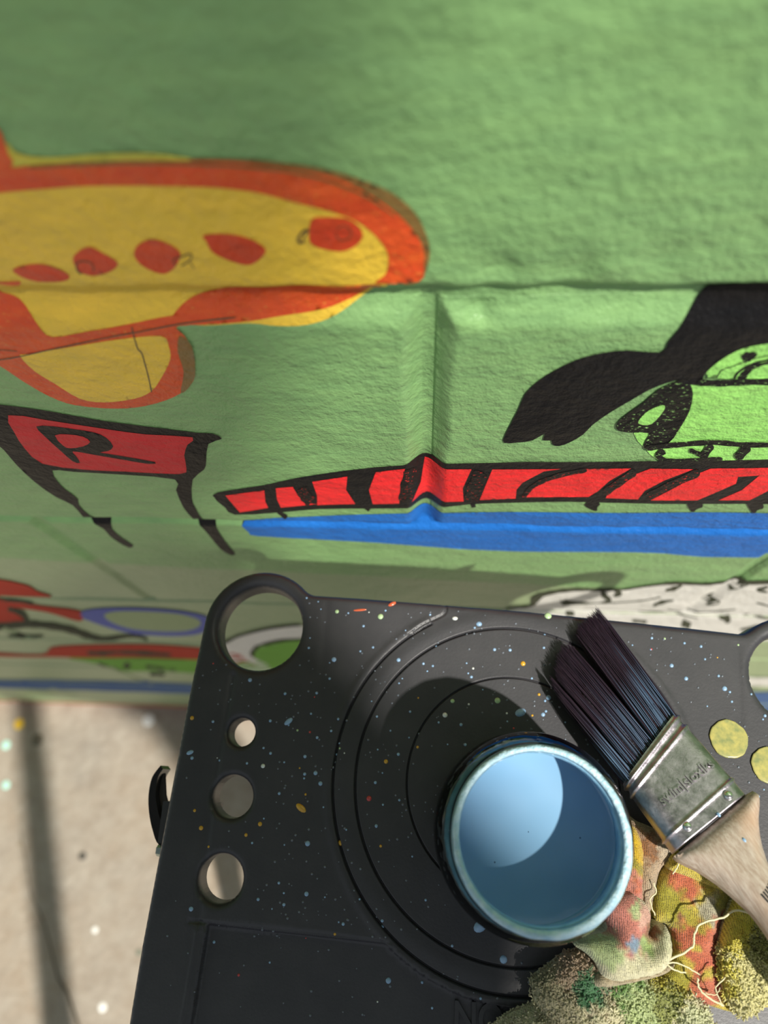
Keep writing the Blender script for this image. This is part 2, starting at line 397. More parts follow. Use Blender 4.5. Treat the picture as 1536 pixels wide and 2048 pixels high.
for c_ in cells: paint('red_cell', [c_], m_red, 2, strip, sm=1)
paint('brush_mark', [stroke(z4([(395,290),(410,315),(445,342)]), 9), stroke(z4([(850,290),(870,305)]), 10), stroke(z5([(640,255),(620,300)]), 26), stroke(z5([(1190,262),(1130,298)]), 22), stroke(z5([(1500,262),(1440,300)]), 26), stroke(z5([(15,270),(20,290)]), 9)], m_black, 1, strip)
paint('dry_brush_mark', [stroke(z4([(520,190),(545,240),(570,265)]), 22), stroke(z4([(1080,110),(1060,180),(1050,260)]), 26), stroke(z4([(1440,110),(1400,200),(1385,255)]), 28),
    stroke(z5([(600,98),(450,130),(330,180),(275,240)]), 9), stroke(z5([(850,105),(760,170),(690,220)]), 15), stroke(z5([(1180,105),(1020,180),(910,240)]), 15)], m_dryblackr, 3, strip)
# --- blue band
paint('painted_blue_band', [z4([(232,355),(600,338),(900,328),(1080,322),(1200,320),(1536,315)]) + [(1173,1024),(1406,1025),(1536,1026),(1600,1026),(1600,1117),(1536,1115),(1406,1113),(1328,1106),(1212,1104),(1095,1102),(940,1098)] + z4([(1200,495),(900,470),(600,458),(300,440),(250,420)])],
    m_blue, 0, wall, sm=2, label='bright blue band painted under the red stripe')
# --- green face with black hair
face = paint('painted_face', [z3([(1120,585),(1400,590),(1700,590),(1700,1015),(1300,1018),(1000,1015),(930,1000),(880,950),(820,870),(900,780),(1000,650)])], m_neon, 0, wall, sm=2, label='bright green cartoon face painted at the right, under black hair')
paint('hair', [z3([(128,914),(135,870),(205,740),(240,660),(310,590),(400,530),(520,470),(650,435),(780,420),(965,430),(1000,380),(1080,290),(1140,230),(1200,160),(1250,105),(1310,78),(1536,66),(1750,64),(1750,340),(1536,385),(1400,410),(1290,465),(1215,520),(1190,560),(1180,600),(1120,600),(1080,575),(1000,590),(900,630),(800,690),(700,750),(600,820),(550,870),(480,910),(420,930),(385,920),(380,900),(335,900),(345,865),(280,900),(200,912)])], m_black, 2, face, sm=2, label='solid black hair shape')
paint('ear', [z3([(1080,570),(960,620),(880,690),(760,780),(725,825),(740,850),(800,862),(900,865),(885,900),(875,950),(1000,925),(1060,850),(1115,750),(1135,650),(1115,590)])], m_dryblack, 3, face, sm=2)
paint('ear_hollow', [z3([(975,710),(980,740),(915,815),(850,815),(850,790),(900,740)])], m_neon, 4, face)
paint('eye', [z3([(1210,530),(1290,465),(1400,410),(1536,385),(1700,370),(1700,570),(1260,565),(1215,550)])], m_neon, 3, face)
paint('line_work', [stroke(z3([(1260,562),(1290,520),(1350,500),(1430,470),(1560,440)]), 1.6), stroke(z3([(1160,585),(1300,590),(1450,585),(1700,590)]), 13), stroke(z3([(1355,568),(1375,535),(1440,495),(1536,470),(1700,455)]), 4),
    stroke(z3([(1390,575),(1410,545),(1450,510),(1536,485),(1700,470)]), [16,12,6,5]), stroke(z3([(1400,465),(1430,450),(1475,435)]), [16,20,6]), stroke(z3([(885,945),(1050,928),(1250,915),(1420,925),(1700,922)]), 10),
    stroke(z3([(980,955),(955,985),(990,1005),(1100,1005),(1290,1000)]), [14,14,7,5,9]), stroke(z3([(1120,955),(1170,975),(1200,990)]), 9), stroke(z3([(1235,925),(1190,990)]), 15), stroke(z3([(1430,930),(1370,1000)]), 18)], m_dryblack, 5, face)
# --- far, low part of the mural (foreshortened towards the floor)
gf = (.012, .012)
fl = paint('painted_red_figure', [z6([(0,330),(60,340),(140,360),(180,385),(245,405),(230,425),(180,420),(80,415),(0,420),(-60,420),(-60,320)]), z6([(-60,430),(60,435),(200,455),(380,480),(400,520),(370,530),(280,500),(200,480),(40,465),(120,530),(-60,545)])], m_farred, 1, wall, g=gf, label='red painted figure low on the wall at the left')
paint('dark_line', [stroke(z6([(40,468),(110,492),(130,535)]), 9), stroke(z6([(-60,560),(100,545),(200,548),(330,570),(420,600),(500,615),(640,600),(710,622)]), [18,14,12,14,12,8,7,4]), stroke(z6([(40,600),(120,604),(210,600)]), [3,7,3]), stroke(z6([(-60,425),(80,432),(160,445)]), 5)], m_fardk, 3, fl, g=gf)
ring = paint('painted_blue_ring', [z6([(385,490),(430,475),(560,465),(700,465),(850,478),(985,505),(1010,545),(960,590),(820,602),(650,590),(520,560),(430,530),(390,510)])], m_violet, 1, wall, g=gf, label='blue violet ring painted low on the wall')
m_pale = wallpaint('pale green mural paint', (.31, .38, .19, 1), (.29, .36, .185, 1), rough=.6, spec=.2)
paint('ring_hollow', [z6([(500,500),(560,482),(700,480),(850,492),(950,520),(960,550),(900,575),(800,580),(650,568),(550,540)])], m_pale, 3, ring, g=gf)
low = paint('painted_low_band', [z6([(-60,680),(200,690),(250,655),(400,645),(640,640),(940,655),(1250,700),(1600,760),(1600,790),(1250,745),(940,715),(700,705),(350,705),(-60,697)])], m_farred, 1, wall, g=gf, label='red band painted near the foot of the wall')
paint('grass', [z6([(340,705),(940,714),(1500,740),(1400,800),(930,780),(760,770),(580,770),(470,735)])], m_fargreen, 2, low, g=gf)
paint('dark_line', [stroke(z6([(420,680),(500,682),(560,678),(680,682),(820,690)]), [7,10,6,9,5]), stroke(z6([(470,730),(580,772)]), 4), stroke(z6([(600,735),(620,755)]), 13), stroke(z6([(700,745),(760,755),(840,765)]), 6), stroke(z6([(720,785),(790,788)]), 6)], m_fardk, 3, low, g=gf)
paint('painted_low_blue_stripe', [[(-80,1357),(0,1358),(170,1360),(375,1366),(800,1385),(1200,1390),(1536,1382),(1800,1378),(1800,1438),(1536,1428),(900,1412),(375,1387),(200,1381),(0,1375),(-80,1374)]], m_farblue, 1, wall, g=gf, label='dull blue stripe painted just above the floor')
paint('painted_orange_foot_line', [[(-80,1398),(0,1400),(200,1406),(385,1411),(800,1425),(1500,1430),(1500,1440),(800,1432),(385,1418),(200,1414),(0,1408),(-80,1407)]], m_peach, 1, wall, g=gf, label='orange line painted along the wall foot')
zE = lambda P: Zm(P, 3.072, 250, 1120)
zH = lambda P: Zm(P, 5.12, 1400, 1200)
ws = paint('painted_white_swoosh', [zE([(560,545),(640,500),(700,470),(850,430),(1070,400),(1400,380),(1400,450),(1090,470),(950,480),(830,510),(775,550),(780,590),(900,650),(870,690),(700,665),(600,620)])], m_white, 2, wall, g=gf, label='white swoosh painted on the wall, seen through the ear of the black tray')
paint('grass', [zE([(790,585),(840,525),(1070,485),(1300,480),(1300,620),(1000,630),(850,620)])], m_fargreen, 3, ws, g=gf)
paint('dark_line', [stroke(zE([(600,505),(700,462),(850,422),(1070,392)]), 4), stroke(zE([(1080,480),(950,492),(830,520),(785,560),(790,590)]), [4,4,6,8,4])], m_fardk, 4, ws, g=gf)
paint('painted_white_line', [zH([(300,760),(560,790),(900,790),(900,880),(560,875),(300,860)])], m_white, 2, wall, g=gf, label='white line painted on the wall, seen through the right ear of the tray')
cl = paint('painted_white_fleece', [z7([(270,336),(330,325),(400,313),(440,280),(480,250),(600,238),(740,240),(840,240),(1000,218),(1100,212),(1200,214),(1400,200),(1536,205),(1700,200),(1700,450),(1400,480),(1100,450),(700,430),(400,390),(250,350)])], m_white, 1, wall, g=(.006, .006), label='white curly fleece with black strokes painted low on the wall at the right')
st = [stroke(z7(p), w) for p, w in (([(250,335),(300,322),(390,312),(410,285),(440,262),(520,243),(620,234),(740,238),(830,236)], [2,3,5,16,9,6,5,4,4]), ([(830,238),(1000,214),(1100,205),(1230,208),(1330,198),(1430,200),(1700,195)], [3,3,6,4,4,8,4]),
    ([(545,290),(560,298),(700,302),(900,290),(1020,270)], [9,12,2,2,2]), ([(735,240),(745,262),(770,290),(730,300)], [6,12,8,4]), ([(800,235),(815,255),(790,265)], [8,12,3]), ([(1120,215),(1080,232),(1040,242)], [3,9,3]), ([(1080,285),(1020,295),(980,312)], [2,8,4]),
    ([(1280,270),(1220,290),(1300,295),(1240,310)], [3,8,7,3]), ([(1050,330),(1180,345),(1380,330)], 2), ([(1300,370),(1340,380),(1330,395)], [3,14,5]), ([(1120,395),(1160,410)], 14), ([(880,385),(950,392)], 6), ([(1440,205),(1380,220),(1340,235)], [4,10,3]),
    ([(1536,220),(1490,235),(1536,248)], [4,8,3]), ([(1420,355),(1536,375),(1600,372)], 2.5), ([(1480,300),(1600,330)], 3), ([(560,350),(600,352)], 9), ([(900,345),(1050,350),(1200,375)], 2), ([(1400,430),(1480,420),(1560,400)], [3,10,5]))]
paint('dark_line', st, m_fardk, 3, cl, g=(.006, .006))
# ------------------------------------------------------------------ FLOOR
mfl, nt, b = newmat('worn concrete floor')
f1 = ramp(nt, noise(nt, 3.2, 5, .6), .35, .7); f2 = ramp(nt, noise(nt, 22, 5, .65), .35, .68); f3 = ramp(nt, noise(nt, 90, 4, .6), .6, .75)
c1 = mix(nt, f1, (.30, .235, .17, 1), (.245, .215, .18, 1)); c2 = mix(nt, math_(nt, 'MULTIPLY', f2, .6), c1, (.40, .36, .30, 1)); c3 = mix(nt, math_(nt, 'MULTIPLY', f3, .5), c2, (.17, .145, .11, 1))
nt.links.new(c3, b.inputs['Base Color']); b.inputs['Roughness'].default_value = .8
nt.links.new(bump(nt, noise(nt, 60, 5), .004), b.inputs['Normal'])
fm = MB(); fm.box((-2.6, -2.6, -.08), (2.2, W + .0124, 0))
floor = fm.obj('floor', mfl, smooth=False); tag(floor, 'worn beige concrete floor', kind='structure')
def fpt(x, y, z=.001): return (*hor(x, y, 0), z)
cr = MB(); pp = [(40,1660),(62,1790),(90,1850),(115,1955),(135,1985),(160,2060),(190,2150)]
cr.tube([fpt(x, y, 0) for x, y in pp], [.0006,.001,.0012,.002,.003,.0026,.002], 6)
cr.obj('floor_crack', simple('dark crack dirt', (.09,.075,.05,1), .9), floor)
def dome(mb, x, y, z, r, h=None, n=10, col=None, sx=1, rot=0):
    h = h or r * .6; V = []; Fc = []; rings = 3
    for j in range(rings):
        a = j / rings * math.pi / 2; rr = r * math.cos(a); zz = z + h * math.sin(a)
        for k in range(n):
            t = 2 * math.pi * k / n; px, py = rr * sx * math.cos(t), rr * math.sin(t)
            V.append((x + px * math.cos(rot) - py * math.sin(rot), y + px * math.sin(rot) + py * math.cos(rot), zz))
    V.append((x, y, z + h))
    for j in range(rings - 1):
        for k in range(n): Fc.append((j*n+k, j*n+(k+1)%n, (j+1)*n+(k+1)%n, (j+1)*n+k))
    for k in range(n): Fc.append(((rings-1)*n+k, (rings-1)*n+(k+1)%n, rings*n))
    mb.add(V, Fc, col)
for nm, x, y, r, c in (('paint_drop', 38, 1448, .012, (.8,.5,.03,1)), ('paint_drop', 297, 1440, .014, (.62,.62,.60,1)), ('paint_drop', 12, 1490, .01, (.4,.7,.6,1)), ('paint_drop', 12, 1570, .009, (.4,.7,.6,1)), ('paint_drop', 75, 1480, .014, (.12,.1,.07,1)), ('paint_drop', 165, 1712, .0085, (.05,.045,.035,1)), ('paint_drop', 205, 2015, .008, (.8,.8,.76,1)), ('paint_drop', 190, 1860, .006, (.8,.8,.76,1)), ('paint_drop', 40, 1688, .006, (.25,.2,.14,1)), ('paint_drop', 278, 1905, .006, (.12,.14,.1,1))):
    mb = MB(); dome(mb, *fpt(x, y, 0), r, .001); mb.obj(nm, simple('dried drop', c, .6), floor)
# ------------------------------------------------------------------ STEP LADDER with black plastic tray top
ZT = H - .361
EO = np.array([.048, .06435]); th = math.atan2(-.0181, .2672); e1 = np.array([math.cos(th), math.sin(th)]); e2 = np.array([-e1[1], e1[0]])
def T2W(u, v): return EO + u * e1 + v * e2
def W2T(p): q = np.asarray(p) - EO; return np.stack([q @ e1, q @ e2], -1)
def px2t(x, y, z=None): return W2T(np.array(hor(x, y, ZT if z is None else z)))
lad = empty('step_ladder', (float(EO[0]), float(EO[1]) - .3, 0), label='black topped stepladder with a paint splattered plastic tray shelf beside the mural wall', cat='ladder')
mpl, nt, b = newmat('black ladder plastic')
f = ramp(nt, noise(nt, 45, 5, .6), .35, .75); g = ramp(nt, noise(nt, 700, 2), .4, .6)
nt.links.new(mix(nt, f, (.036,.036,.041,1), (.050,.049,.054,1)), b.inputs['Base Color'])
b.inputs['Roughness'].default_value = .42; b.inputs['Specular IOR Level'].default_value = .45
nt.links.new(bump(nt, g, .000015), b.inputs['Normal'])
ER = .0219
def arc(cx, cy, r, a0, a1, n):
    return [(cx + r * math.cos(a), cy + r * math.sin(a)) for a in np.radians(np.linspace(a0, a1, n))]
# outer outline (tray coordinates, counter-clockwise seen from above)
def fillet(s):  # right or left ear joins the top edge
    return
EX, EY = .1339, .0
# left ear: outer arc r=.030 from 180deg over the top down to ~35deg, then concave fillet onto v=.0205
a1 = 48; rf = .0105
ex, ey = -EX + .030 * math.cos(math.radians(a1)), .030 * math.sin(math.radians(a1))
fx, fy = ex + rf * math.cos(math.radians(a1)), ey + rf * math.sin(math.radians(a1))
Ltop = arc(-EX, 0, .030, 180, a1, 26) 
fil = [(fx + rf * math.cos(t), fy + rf * math.sin(t)) for t in np.radians(np.linspace(180 + a1, 262, 8))][1:]
ve = fil[-1][1]
left = Ltop + fil + [(-.085, ve + .0006)]
right = [(-x, y) for x, y in left][::-1]
outl = left + [(-.04, ve + .0012), (0, ve + .0015), (.04, ve + .0012)] + right + [(.1645, -.04), (.1635, -.15), (.1615, -.205)] + arc(.1465, -.225, .015, 0, -90, 6) + arc(-.1465, -.225, .015, -90, -180, 6) + [(-.1615, -.205), (-.1635, -.15), (-.1645, -.04)]
outl = np.array(outl[::-1])
hpx = [((.0219), np.array([-EX, 0])), (.0219, np.array([EX, 0]))]
hc = [W2T(np.array(p)) for p in ((-.0897, .0211), (-.0908, -.0085), (-.0923, -.0438))]
for c_, r_ in zip(hc, (.0067, .0097, .0104)): hpx += [(r_, c_), (r_, np.array([-c_[0], c_[1]]))]
CC = np.array([-.0015, -.0630])
hook = smoothpoly([px2t(*p) for p in ((820,1268),(845,1250),(870,1238),(888,1228),(893,1215),(885,1204),(872,1199),(850,1196))], 5, False)
sepL = np.array([px2t(*p) for p in ((380,1843),(520,1856),(660,1871),(775,1886))])
ridge1 = np.array([px2t(*p) for p in ((394,1862),(380,1950),(360,2060),(345,2150))]); ridge2 = np.array([px2t(*p) for p in ((410,1862),(397,1950),(383,2060),(370,2150))])
crease = smoothpoly([px2t(*p) for p in ((466,1350),(450,1440),(430,1550),(410,1700),(396,1840))], 4, False)
vlines = [np.array([px2t(*p) for p in q]) for q in (((655,1200),(640,1400),(625,1600),(600,1850)), ((1475,1290),(1480,1440)))]
HOLES = [np.array(arc(c_[0], c_[1], r_, 360, 0, 49 if r_ > .015 else 33)[:-1]) for r_, c_ in hpx]
def gv(d, w): return .5 + .5 * np.cos(np.pi * np.clip(d / w, 0, 1))
def trayz(P):
    d = dist(outl, P); z = np.zeros(len(P))
    Re = .0032; e = np.clip(d, 0, Re); z -= Re - np.sqrt(np.maximum(Re**2 - (Re - e)**2, 0))
    for r_, c_ in hpx:
        q = np.hypot(*(P - c_).T) - r_; Rh = .0038 if r_ > .015 else .002
        e = np.clip(q, 0, Rh); z -= Rh - np.sqrt(np.maximum(Rh**2 - (Rh - e)**2, 0))
        if r_ < .015: z -= .0012 * np.clip(1 - q / .0022, 0, 1) * 0.6
    rr = np.hypot(*(P - CC).T); up = P[:, 1] < -.063 + .3
    for r0, w, dp in ((.0850, .0008, .0020), (.0743, .0008, .0020), (.0497, .0006, .0016)):
        m = np.ones(len(P))
        if r0 == .0850: 
            an = np.degrees(np.arctan2(P[:, 1] - CC[1], P[:, 0] - CC[0])); m = np.where((an > 58) & (an < 121), 0, 1); m85 = m
        z -= dp * gv(np.abs(rr - r0), w) * m
    z += .0006 * m85 * gv(np.abs(rr - .0875), .003) + .0004 * gv(np.abs(rr - .0797), .006)
    z -= .0012 * gv(dist(hook, P, False), .0009)
    z -= .0009 * gv(dist(crease, P, False), .003)
    for l in vlines: z -= .00025 * gv(dist(l, P, False), .003)
    # lower recessed panel
    a, b_ = sepL[0], sepL[-1]; n_ = np.array([-(b_ - a)[1], (b_ - a)[0]]); n_ /= np.hypot(*n_)
    s_ = (P - a) @ n_
    rec = np.clip(-s_ / .0014, 0, 1) * np.clip((rr - .0885) / .0012, 0, 1) * np.clip((P[:, 0] - ridge2[0][0] - .0) / .0012, 0, 1) * np.clip((.150 - P[:, 0]) / .0012, 0, 1) * np.clip((P[:, 1] + .228) / .0012, 0, 1)
    z -= .0040 * rec + .0008 * gv(dist(sepL, P, False), .0013)
    z += .0007 * gv(dist(ridge1, P, False), .0016) + .0005 * gv(dist(ridge2, P, False), .001)
    return z
ex_ = []
def ringpts(c, r, n, a0=0, a1=360):
    return [(c[0] + r * math.cos(t), c[1] + r * math.sin(t)) for t in np.radians(np.linspace(a0, a1, n, endpoint=False))]
for r0, w in ((.0850, .0008), (.0743, .0008), (.0497, .0006)):
    for k_ in (-1.4, -1, -.6, -.3, 0, .3, .6, 1, 1.4): ex_ += ringpts(CC, r0 + w * k_, 540)
ex_ += ringpts(CC, .0885, 300) + ringpts(CC, .0897, 300)
for r_, c_ in hpx:
    for q in (.0003, .0008, .0015, .0025, .0038): ex_ += ringpts(c_, r_ + q, 60)
o_d = densify(outl, (.0015, .0015))
nrm = np.roll(o_d, -1, 0) - np.roll(o_d, 1, 0); nrm = np.stack([nrm[:, 1], -nrm[:, 0]], 1); nrm /= np.hypot(*nrm.T)[:, None]
for q in (.0003, .0009, .0018, .0030): ex_ += [tuple(p) for p in o_d + nrm * q] 
for l in (hook, crease, sepL, ridge1, ridge2):
    l2 = densify(l, (.001, .001))[:-1]
    t = np.gradient(l2, axis=0); t /= np.hypot(*t.T)[:, None] + 1e-9; q = np.stack([-t[:, 1], t[:, 0]], 1)
    for k_ in (-.0014, -.0007, 0, .0007, .0014): ex_ += [tuple(p) for p in l2 + q * k_]
ex_ = np.array(ex_)
m_ = pip(o_d, ex_) & (dist(o_d, ex_) > .0001)
for r_, c_ in hpx: m_ &= np.hypot(*(ex_ - c_).T) > r_ + .0001
ex_ = ex_[m_]
def rej(G):
    q = np.hypot(*(G - CC).T); return (np.abs(q - .0850) < .0016) | (np.abs(q - .0743) < .0016) | (np.abs(q - .0497) < .0015)
V2, T2 = cdt(o_d[::-1], [h for h in HOLES], ex_, (.0016, .0016), rej)
zz = trayz(V2); Vw = EO + V2[:, :1] * e1 + V2[:, 1:] * e2
tb = MB(); tb.add([(p[0], p[1], ZT + z) for p, z in zip(Vw, zz)], [tuple(t) for t in T2])
TH = .0150
def wallband(loop, dz):
    zl = trayz(loop); L = EO + loop[:, :1] * e1 + loop[:, 1:] * e2; n = len(loop)
    V = [(p[0], p[1], ZT + z) for p, z in zip(L, zl)] + [(p[0], p[1], ZT - dz) for p in L]
    return V, [(i, n + i, n + (i + 1) % n, (i + 1) % n) for i in range(n)]
tb.add(*wallband(o_d[::-1], .022)); 
for h in HOLES: tb.add(*wallband(h, TH))
# underside plate
Vb, Tb = cdt(o_d[::-1], HOLES, [], (.02, .02)); Vbw = EO + Vb[:, :1] * e1 + Vb[:, 1:] * e2
tb.add([(p[0], p[1], ZT - TH) for p in Vbw], [tuple(t[::-1]) for t in Tb])
tray = tb.obj('tray_top', mpl, lad)
bm = bmesh.new(); bm.from_mesh(tray.data); bmesh.ops.remove_doubles(bm, verts=bm.verts, dist=1e-5); bmesh.ops.recalc_face_normals(bm, faces=bm.faces); bm.to_mesh(tray.data); bm.free()
tray.data.polygons.foreach_set('use_smooth', [True] * len(tray.data.polygons))
tray['label'] = 'flat black plastic tray with round ear holes and ring grooves, speckled with paint'
# embossed text
def textmesh(body, size, depth, off=0):
    cu = bpy.data.curves.new('t', 'FONT'); cu.body = body; cu.size = size; cu.extrude = depth; cu.offset = off; cu.resolution_u = 4; cu.align_x = 'LEFT'
    o = bpy.data.objects.new('t', cu); C.objects.link(o); dg = bpy.context.evaluated_depsgraph_get(); me = bpy.data.meshes.new_from_object(o.evaluated_get(dg))
    V = [tuple(v.co) for v in me.vertices]; Fc = [tuple(p.vertices) for p in me.polygons]
    bpy.data.objects.remove(o); bpy.data.curves.remove(cu); bpy.data.meshes.remove(me); return V, Fc
V, Fc = textmesh('NOT A', .0165, .0012, .0003)
t0 = np.array(hor(906, 2046, ZT)); t1 = np.array(hor(1010, 2055, ZT)); 
tu = (t1 - t0) / np.hypot(*(t1 - t0)); tv = np.array([-tu[1], tu[0]])
mb = MB(); mb.add([(*(t0 + x * .82 * tu + (y - .004) * tv), ZT - .0040 + z) for x, y, z in V], Fc)
mb.obj('embossed_lettering', mpl, lad, smooth=False)
# rails, steps, legs
m_al = simple('brushed aluminium rail', (.55, .56, .57, 1), .35, 1, var=.06); m_rub = simple('black rubber foot', (.02, .02, .02, 1), .8)
def rail(name, a, b_, w, t, mat):
    a = np.array(a, float); b_ = np.array(b_, float); d = b_ - a; d /= np.linalg.norm(d); x = np.array([1., 0, 0]); x -= x @ d * d; x /= np.linalg.norm(x); y = np.cross(d, x)
    V = [p + sx * x * w / 2 + sy * y * t / 2 for p in (a, b_) for sx, sy in ((-1,-1),(1,-1),(1,1),(-1,1))]
    mb = MB(); mb.add(V, [(0,1,2,3),(7,6,5,4),(0,4,5,1),(1,5,6,2),(2,6,7,3),(3,7,4,0)]); o = mb.obj(name, mat, lad, smooth=False); return o
ub = ZT - .022
for s in (-1, 1):
    A = T2W(s * .125, -.19); rail('front_rail', (A[0], A[1], ub + .002), (A[0] + s * .07, -.80, .02), .03, .055, m_al)
    B = T2W(s * .11, -.06); rail('rear_rail', (B[0], B[1], ub + .002), (B[0] + s * .05, .075, .02), .02, .03, m_al)
    mb = MB(); mb.box((A[0] + s*.07 - .02, -.835, 0), (A[0] + s*.07 + .02, -.765, .03)); mb.obj('foot', m_rub, lad, smooth=False)
    mb = MB(); mb.box((B[0] + s*.05 - .014, .055, 0), (B[0] + s*.05 + .014, .095, .03)); mb.obj('foot', m_rub, lad, smooth=False)
for k in range(4):
    f_ = (k + 1) / 5; y = -.125 * 1 - .675 * (1 - f_) - .0; z = .02 + (ub - .02) * f_; hw = .195 - .07 * f_
    mb = MB(); mb.box((EO[0] - hw, y - .045, z - .012), (EO[0] + hw, y + .035, z + .012)); mb.obj('step', mpl, lad, smooth=False)
# side latch lever at the left of the tray
zl = ZT - .020
pl = [(352,1700),(318,1690),(305,1660),(298,1625),(297,1590),(304,1555),(321,1531)]
pin = [(345,1660),(322,1640),(314,1612),(311,1585),(316,1555),(326,1538)]
outer = smoothpoly([hor(*p, zl) for p in pl], 4, False); inner = smoothpoly([hor(*p, zl) for p in pin], 4, False)
loop = np.concatenate([outer, inner[::-1]]); n = len(loop)
mb = MB()
Vc, Tc = cdt(densify(loop, (.002,.002)), [], [], (.004, .004))
mb.add([(*p, zl) for p in Vc], [tuple(t) for t in Tc]); mb.add([(*p, zl - .012) for p in Vc], [tuple(t[::-1]) for t in Tc])
mb.add([(*p, zl) for p in loop] + [(*p, zl - .012) for p in loop], [(i, (i+1) % n, n + (i+1) % n, n + i) for i in range(n)])
lv = mb.obj('latch_lever', simple('glossy black plastic', (.012,.012,.012,1), .15), lad, smooth=False)
web = [hor(*p, zl - .006) for p in ((345,1660),(322,1640),(312,1612),(309,1585),(314,1552),(322,1536),(329,1545),(331,1590),(340,1625),(350,1640))]
mb = MB(); Vc, Tc = cdt(densify(np.array(web), (.003, .003)), [], [], (.004, .004)); mb.add([(*p, zl - .006) for p in Vc], [tuple(t) for t in Tc]); mb.add([(*p, zl - .008) for p in Vc], [tuple(t[::-1]) for t in Tc])
mb.obj('latch_web', simple('smoky brown plastic', (.10,.085,.075,1), .3), lad, smooth=False)
mb = MB(); a = hor(345, 1620, zl); b_ = hor(372, 1660, zl); mb.box((a[0] - .004, b_[1] - .006, zl - .02), (b_[0] + .012, a[1] + .004, zl + .004)); mb.obj('latch_body', mpl, lad, smooth=False)
mb = MB(); p = hor(309, 1702, zl); q = hor(350, 1700, zl); mb.tube([(*p, zl - .004), (p[0] + .003, p[1], zl - .004)], [.0026, .0032], 6); mb.tube([(p[0] + .003, p[1], zl - .004), (*q, zl - .004)], .0018, 8)
mb.obj('bolt', simple('zinc bolt', (.35,.42,.38,1), .3, 1), lad, smooth=False)
# ---- paint spatter on the tray
def dropmat(name, c, tr=.0): return simple(name, c, .18, 0, .6, .1, 300)
MD = {'b': dropmat('dried light blue paint', (.26,.42,.62,1)), 'c': dropmat('clear milky droplet', (.13,.15,.18,1)), 'y': dropmat('dried amber paint', (.62,.34,.03,1)), 'w': dropmat('dried white paint', (.7,.75,.72,1)), 'r': dropmat('dried red paint', (.55,.06,.06,1)), 'g': dropmat('dried pale green paint', (.42,.6,.32,1)), 'o': dropmat('orange paint scratch', (.6,.12,.05,1))}
def tz(P): return ZT + trayz(np.array([P]))[0]
big = [(668,1319,6,'b',1,0),(1228-0,1300,0,'b',1,0),(1041,1425,9,'b',1.5,.4),(995,1401,7,'g',1,0),(1046,1327,6,'y',1,0),(1097,1395,6,'b',1,0),(1086,1429,5,'b',1,0),(961,1852,11,'b',1.5,.6),(1007,1919,8,'b',1,0),(681,1686,6,'y',1,0),(384,1436,5,'y',1,0),(602,1616,7,'y',2,-.6),(738,1597,6,'r',1,0),(631,1546,5,'b',1,0),(641,1567,5,'b',1,0),(905,1402,5,'g',1,0),(890,1430,6,'w',1,0),(761,1233,7,'g',1,0),(674,1223,5,'g',1,0),(910,1237,5,'w',1.4,0),(577,1443,6,'b',2,.7),(797,1320,5,'b',1,0),(772,1523,5,'y',1,0),(615,1687,6,'b',1,0),(776,1966,6,'b',1,0),(613,1788,5,'b',1,0),(958,1248,6,'b',1.2,0),(1372,1357,5,'b',1,0),(1449,1377,6,'b',1,0),(1343,1331,5,'b',1,0),(526,1532,5,'w',1,.3),(784,1208,5,'o',2.2,.5),(720,1220,3,'o',6,.1),(1096,1232,9,'g',1,.2),(382,1884-66,5,'b',1,0),(402,1656,5,'y',1,0),(520,1648,5,'y',1,0),(492,1670,4,'y',1,0),(1190,1240,0,'b',1,0),(1085,1395,0,'b',1,0),(989,1299,4,'b',1,0),(1020,1300,4,'b',1,0),(500,1360,5,'b',1,0),(380,1505,5,'b',1.8,.4),(384,1516,4,'b',1,0),(610,1513,4,'b',1,0)]
for (x, y, r, c, sx, rt) in big:
    if not r: continue
    P = hor(x, y, ZT); mb = MB(); dome(mb, P[0], P[1], tz(W2T(P)) - .0001, r * .00021, r * .00012, 12, sx=sx, rot=rt); mb.obj('paint_drop', MD[c], lad)
fine = {k: MB() for k in MD}
jc = np.array(hor(1082, 1668, ZT + .07))
cnt = 0
while cnt < 620:
    x = random.uniform(330, 1536); y = random.uniform(1170, 2048)
    if random.random() > (.25 if y > 1880 or x < 420 else 1): continue
    P = np.array(hor(x, y, ZT)); q = W2T(P)
    if not pip(outl, [q])[0] or dist(outl, [q])[0] < .003: continue
    if any(np.hypot(*(q - c_)) < r_ + .003 for r_, c_ in hpx): continue
    if np.hypot(*(P - jc)) < .036 or (x > 1150 and y > 1600 + 0): continue
    c = random.choices('bcywrg', [34, 130, 6, 4, 3, 1])[0]
    r = random.uniform(1.3, 2.7) * (1.25 if c in 'by' else 1) * .00024
    dome(fine[c], P[0], P[1], tz(q) - .00005, r, r * .7, 8); cnt += 1
for k, mb in fine.items():
    if mb.v: tag(mb.obj('paint_speckles', MD[k], lad), kind='stuff')
msp, nt, b = newmat('translucent yellow paint spot')
f = ramp(nt, noise(nt, 260, 3), .3, .7); nt.links.new(mix(nt, f, (.22,.25,.10,1), (.48,.42,.13,1)), b.inputs['Base Color']); b.inputs['Roughness'].default_value = .25
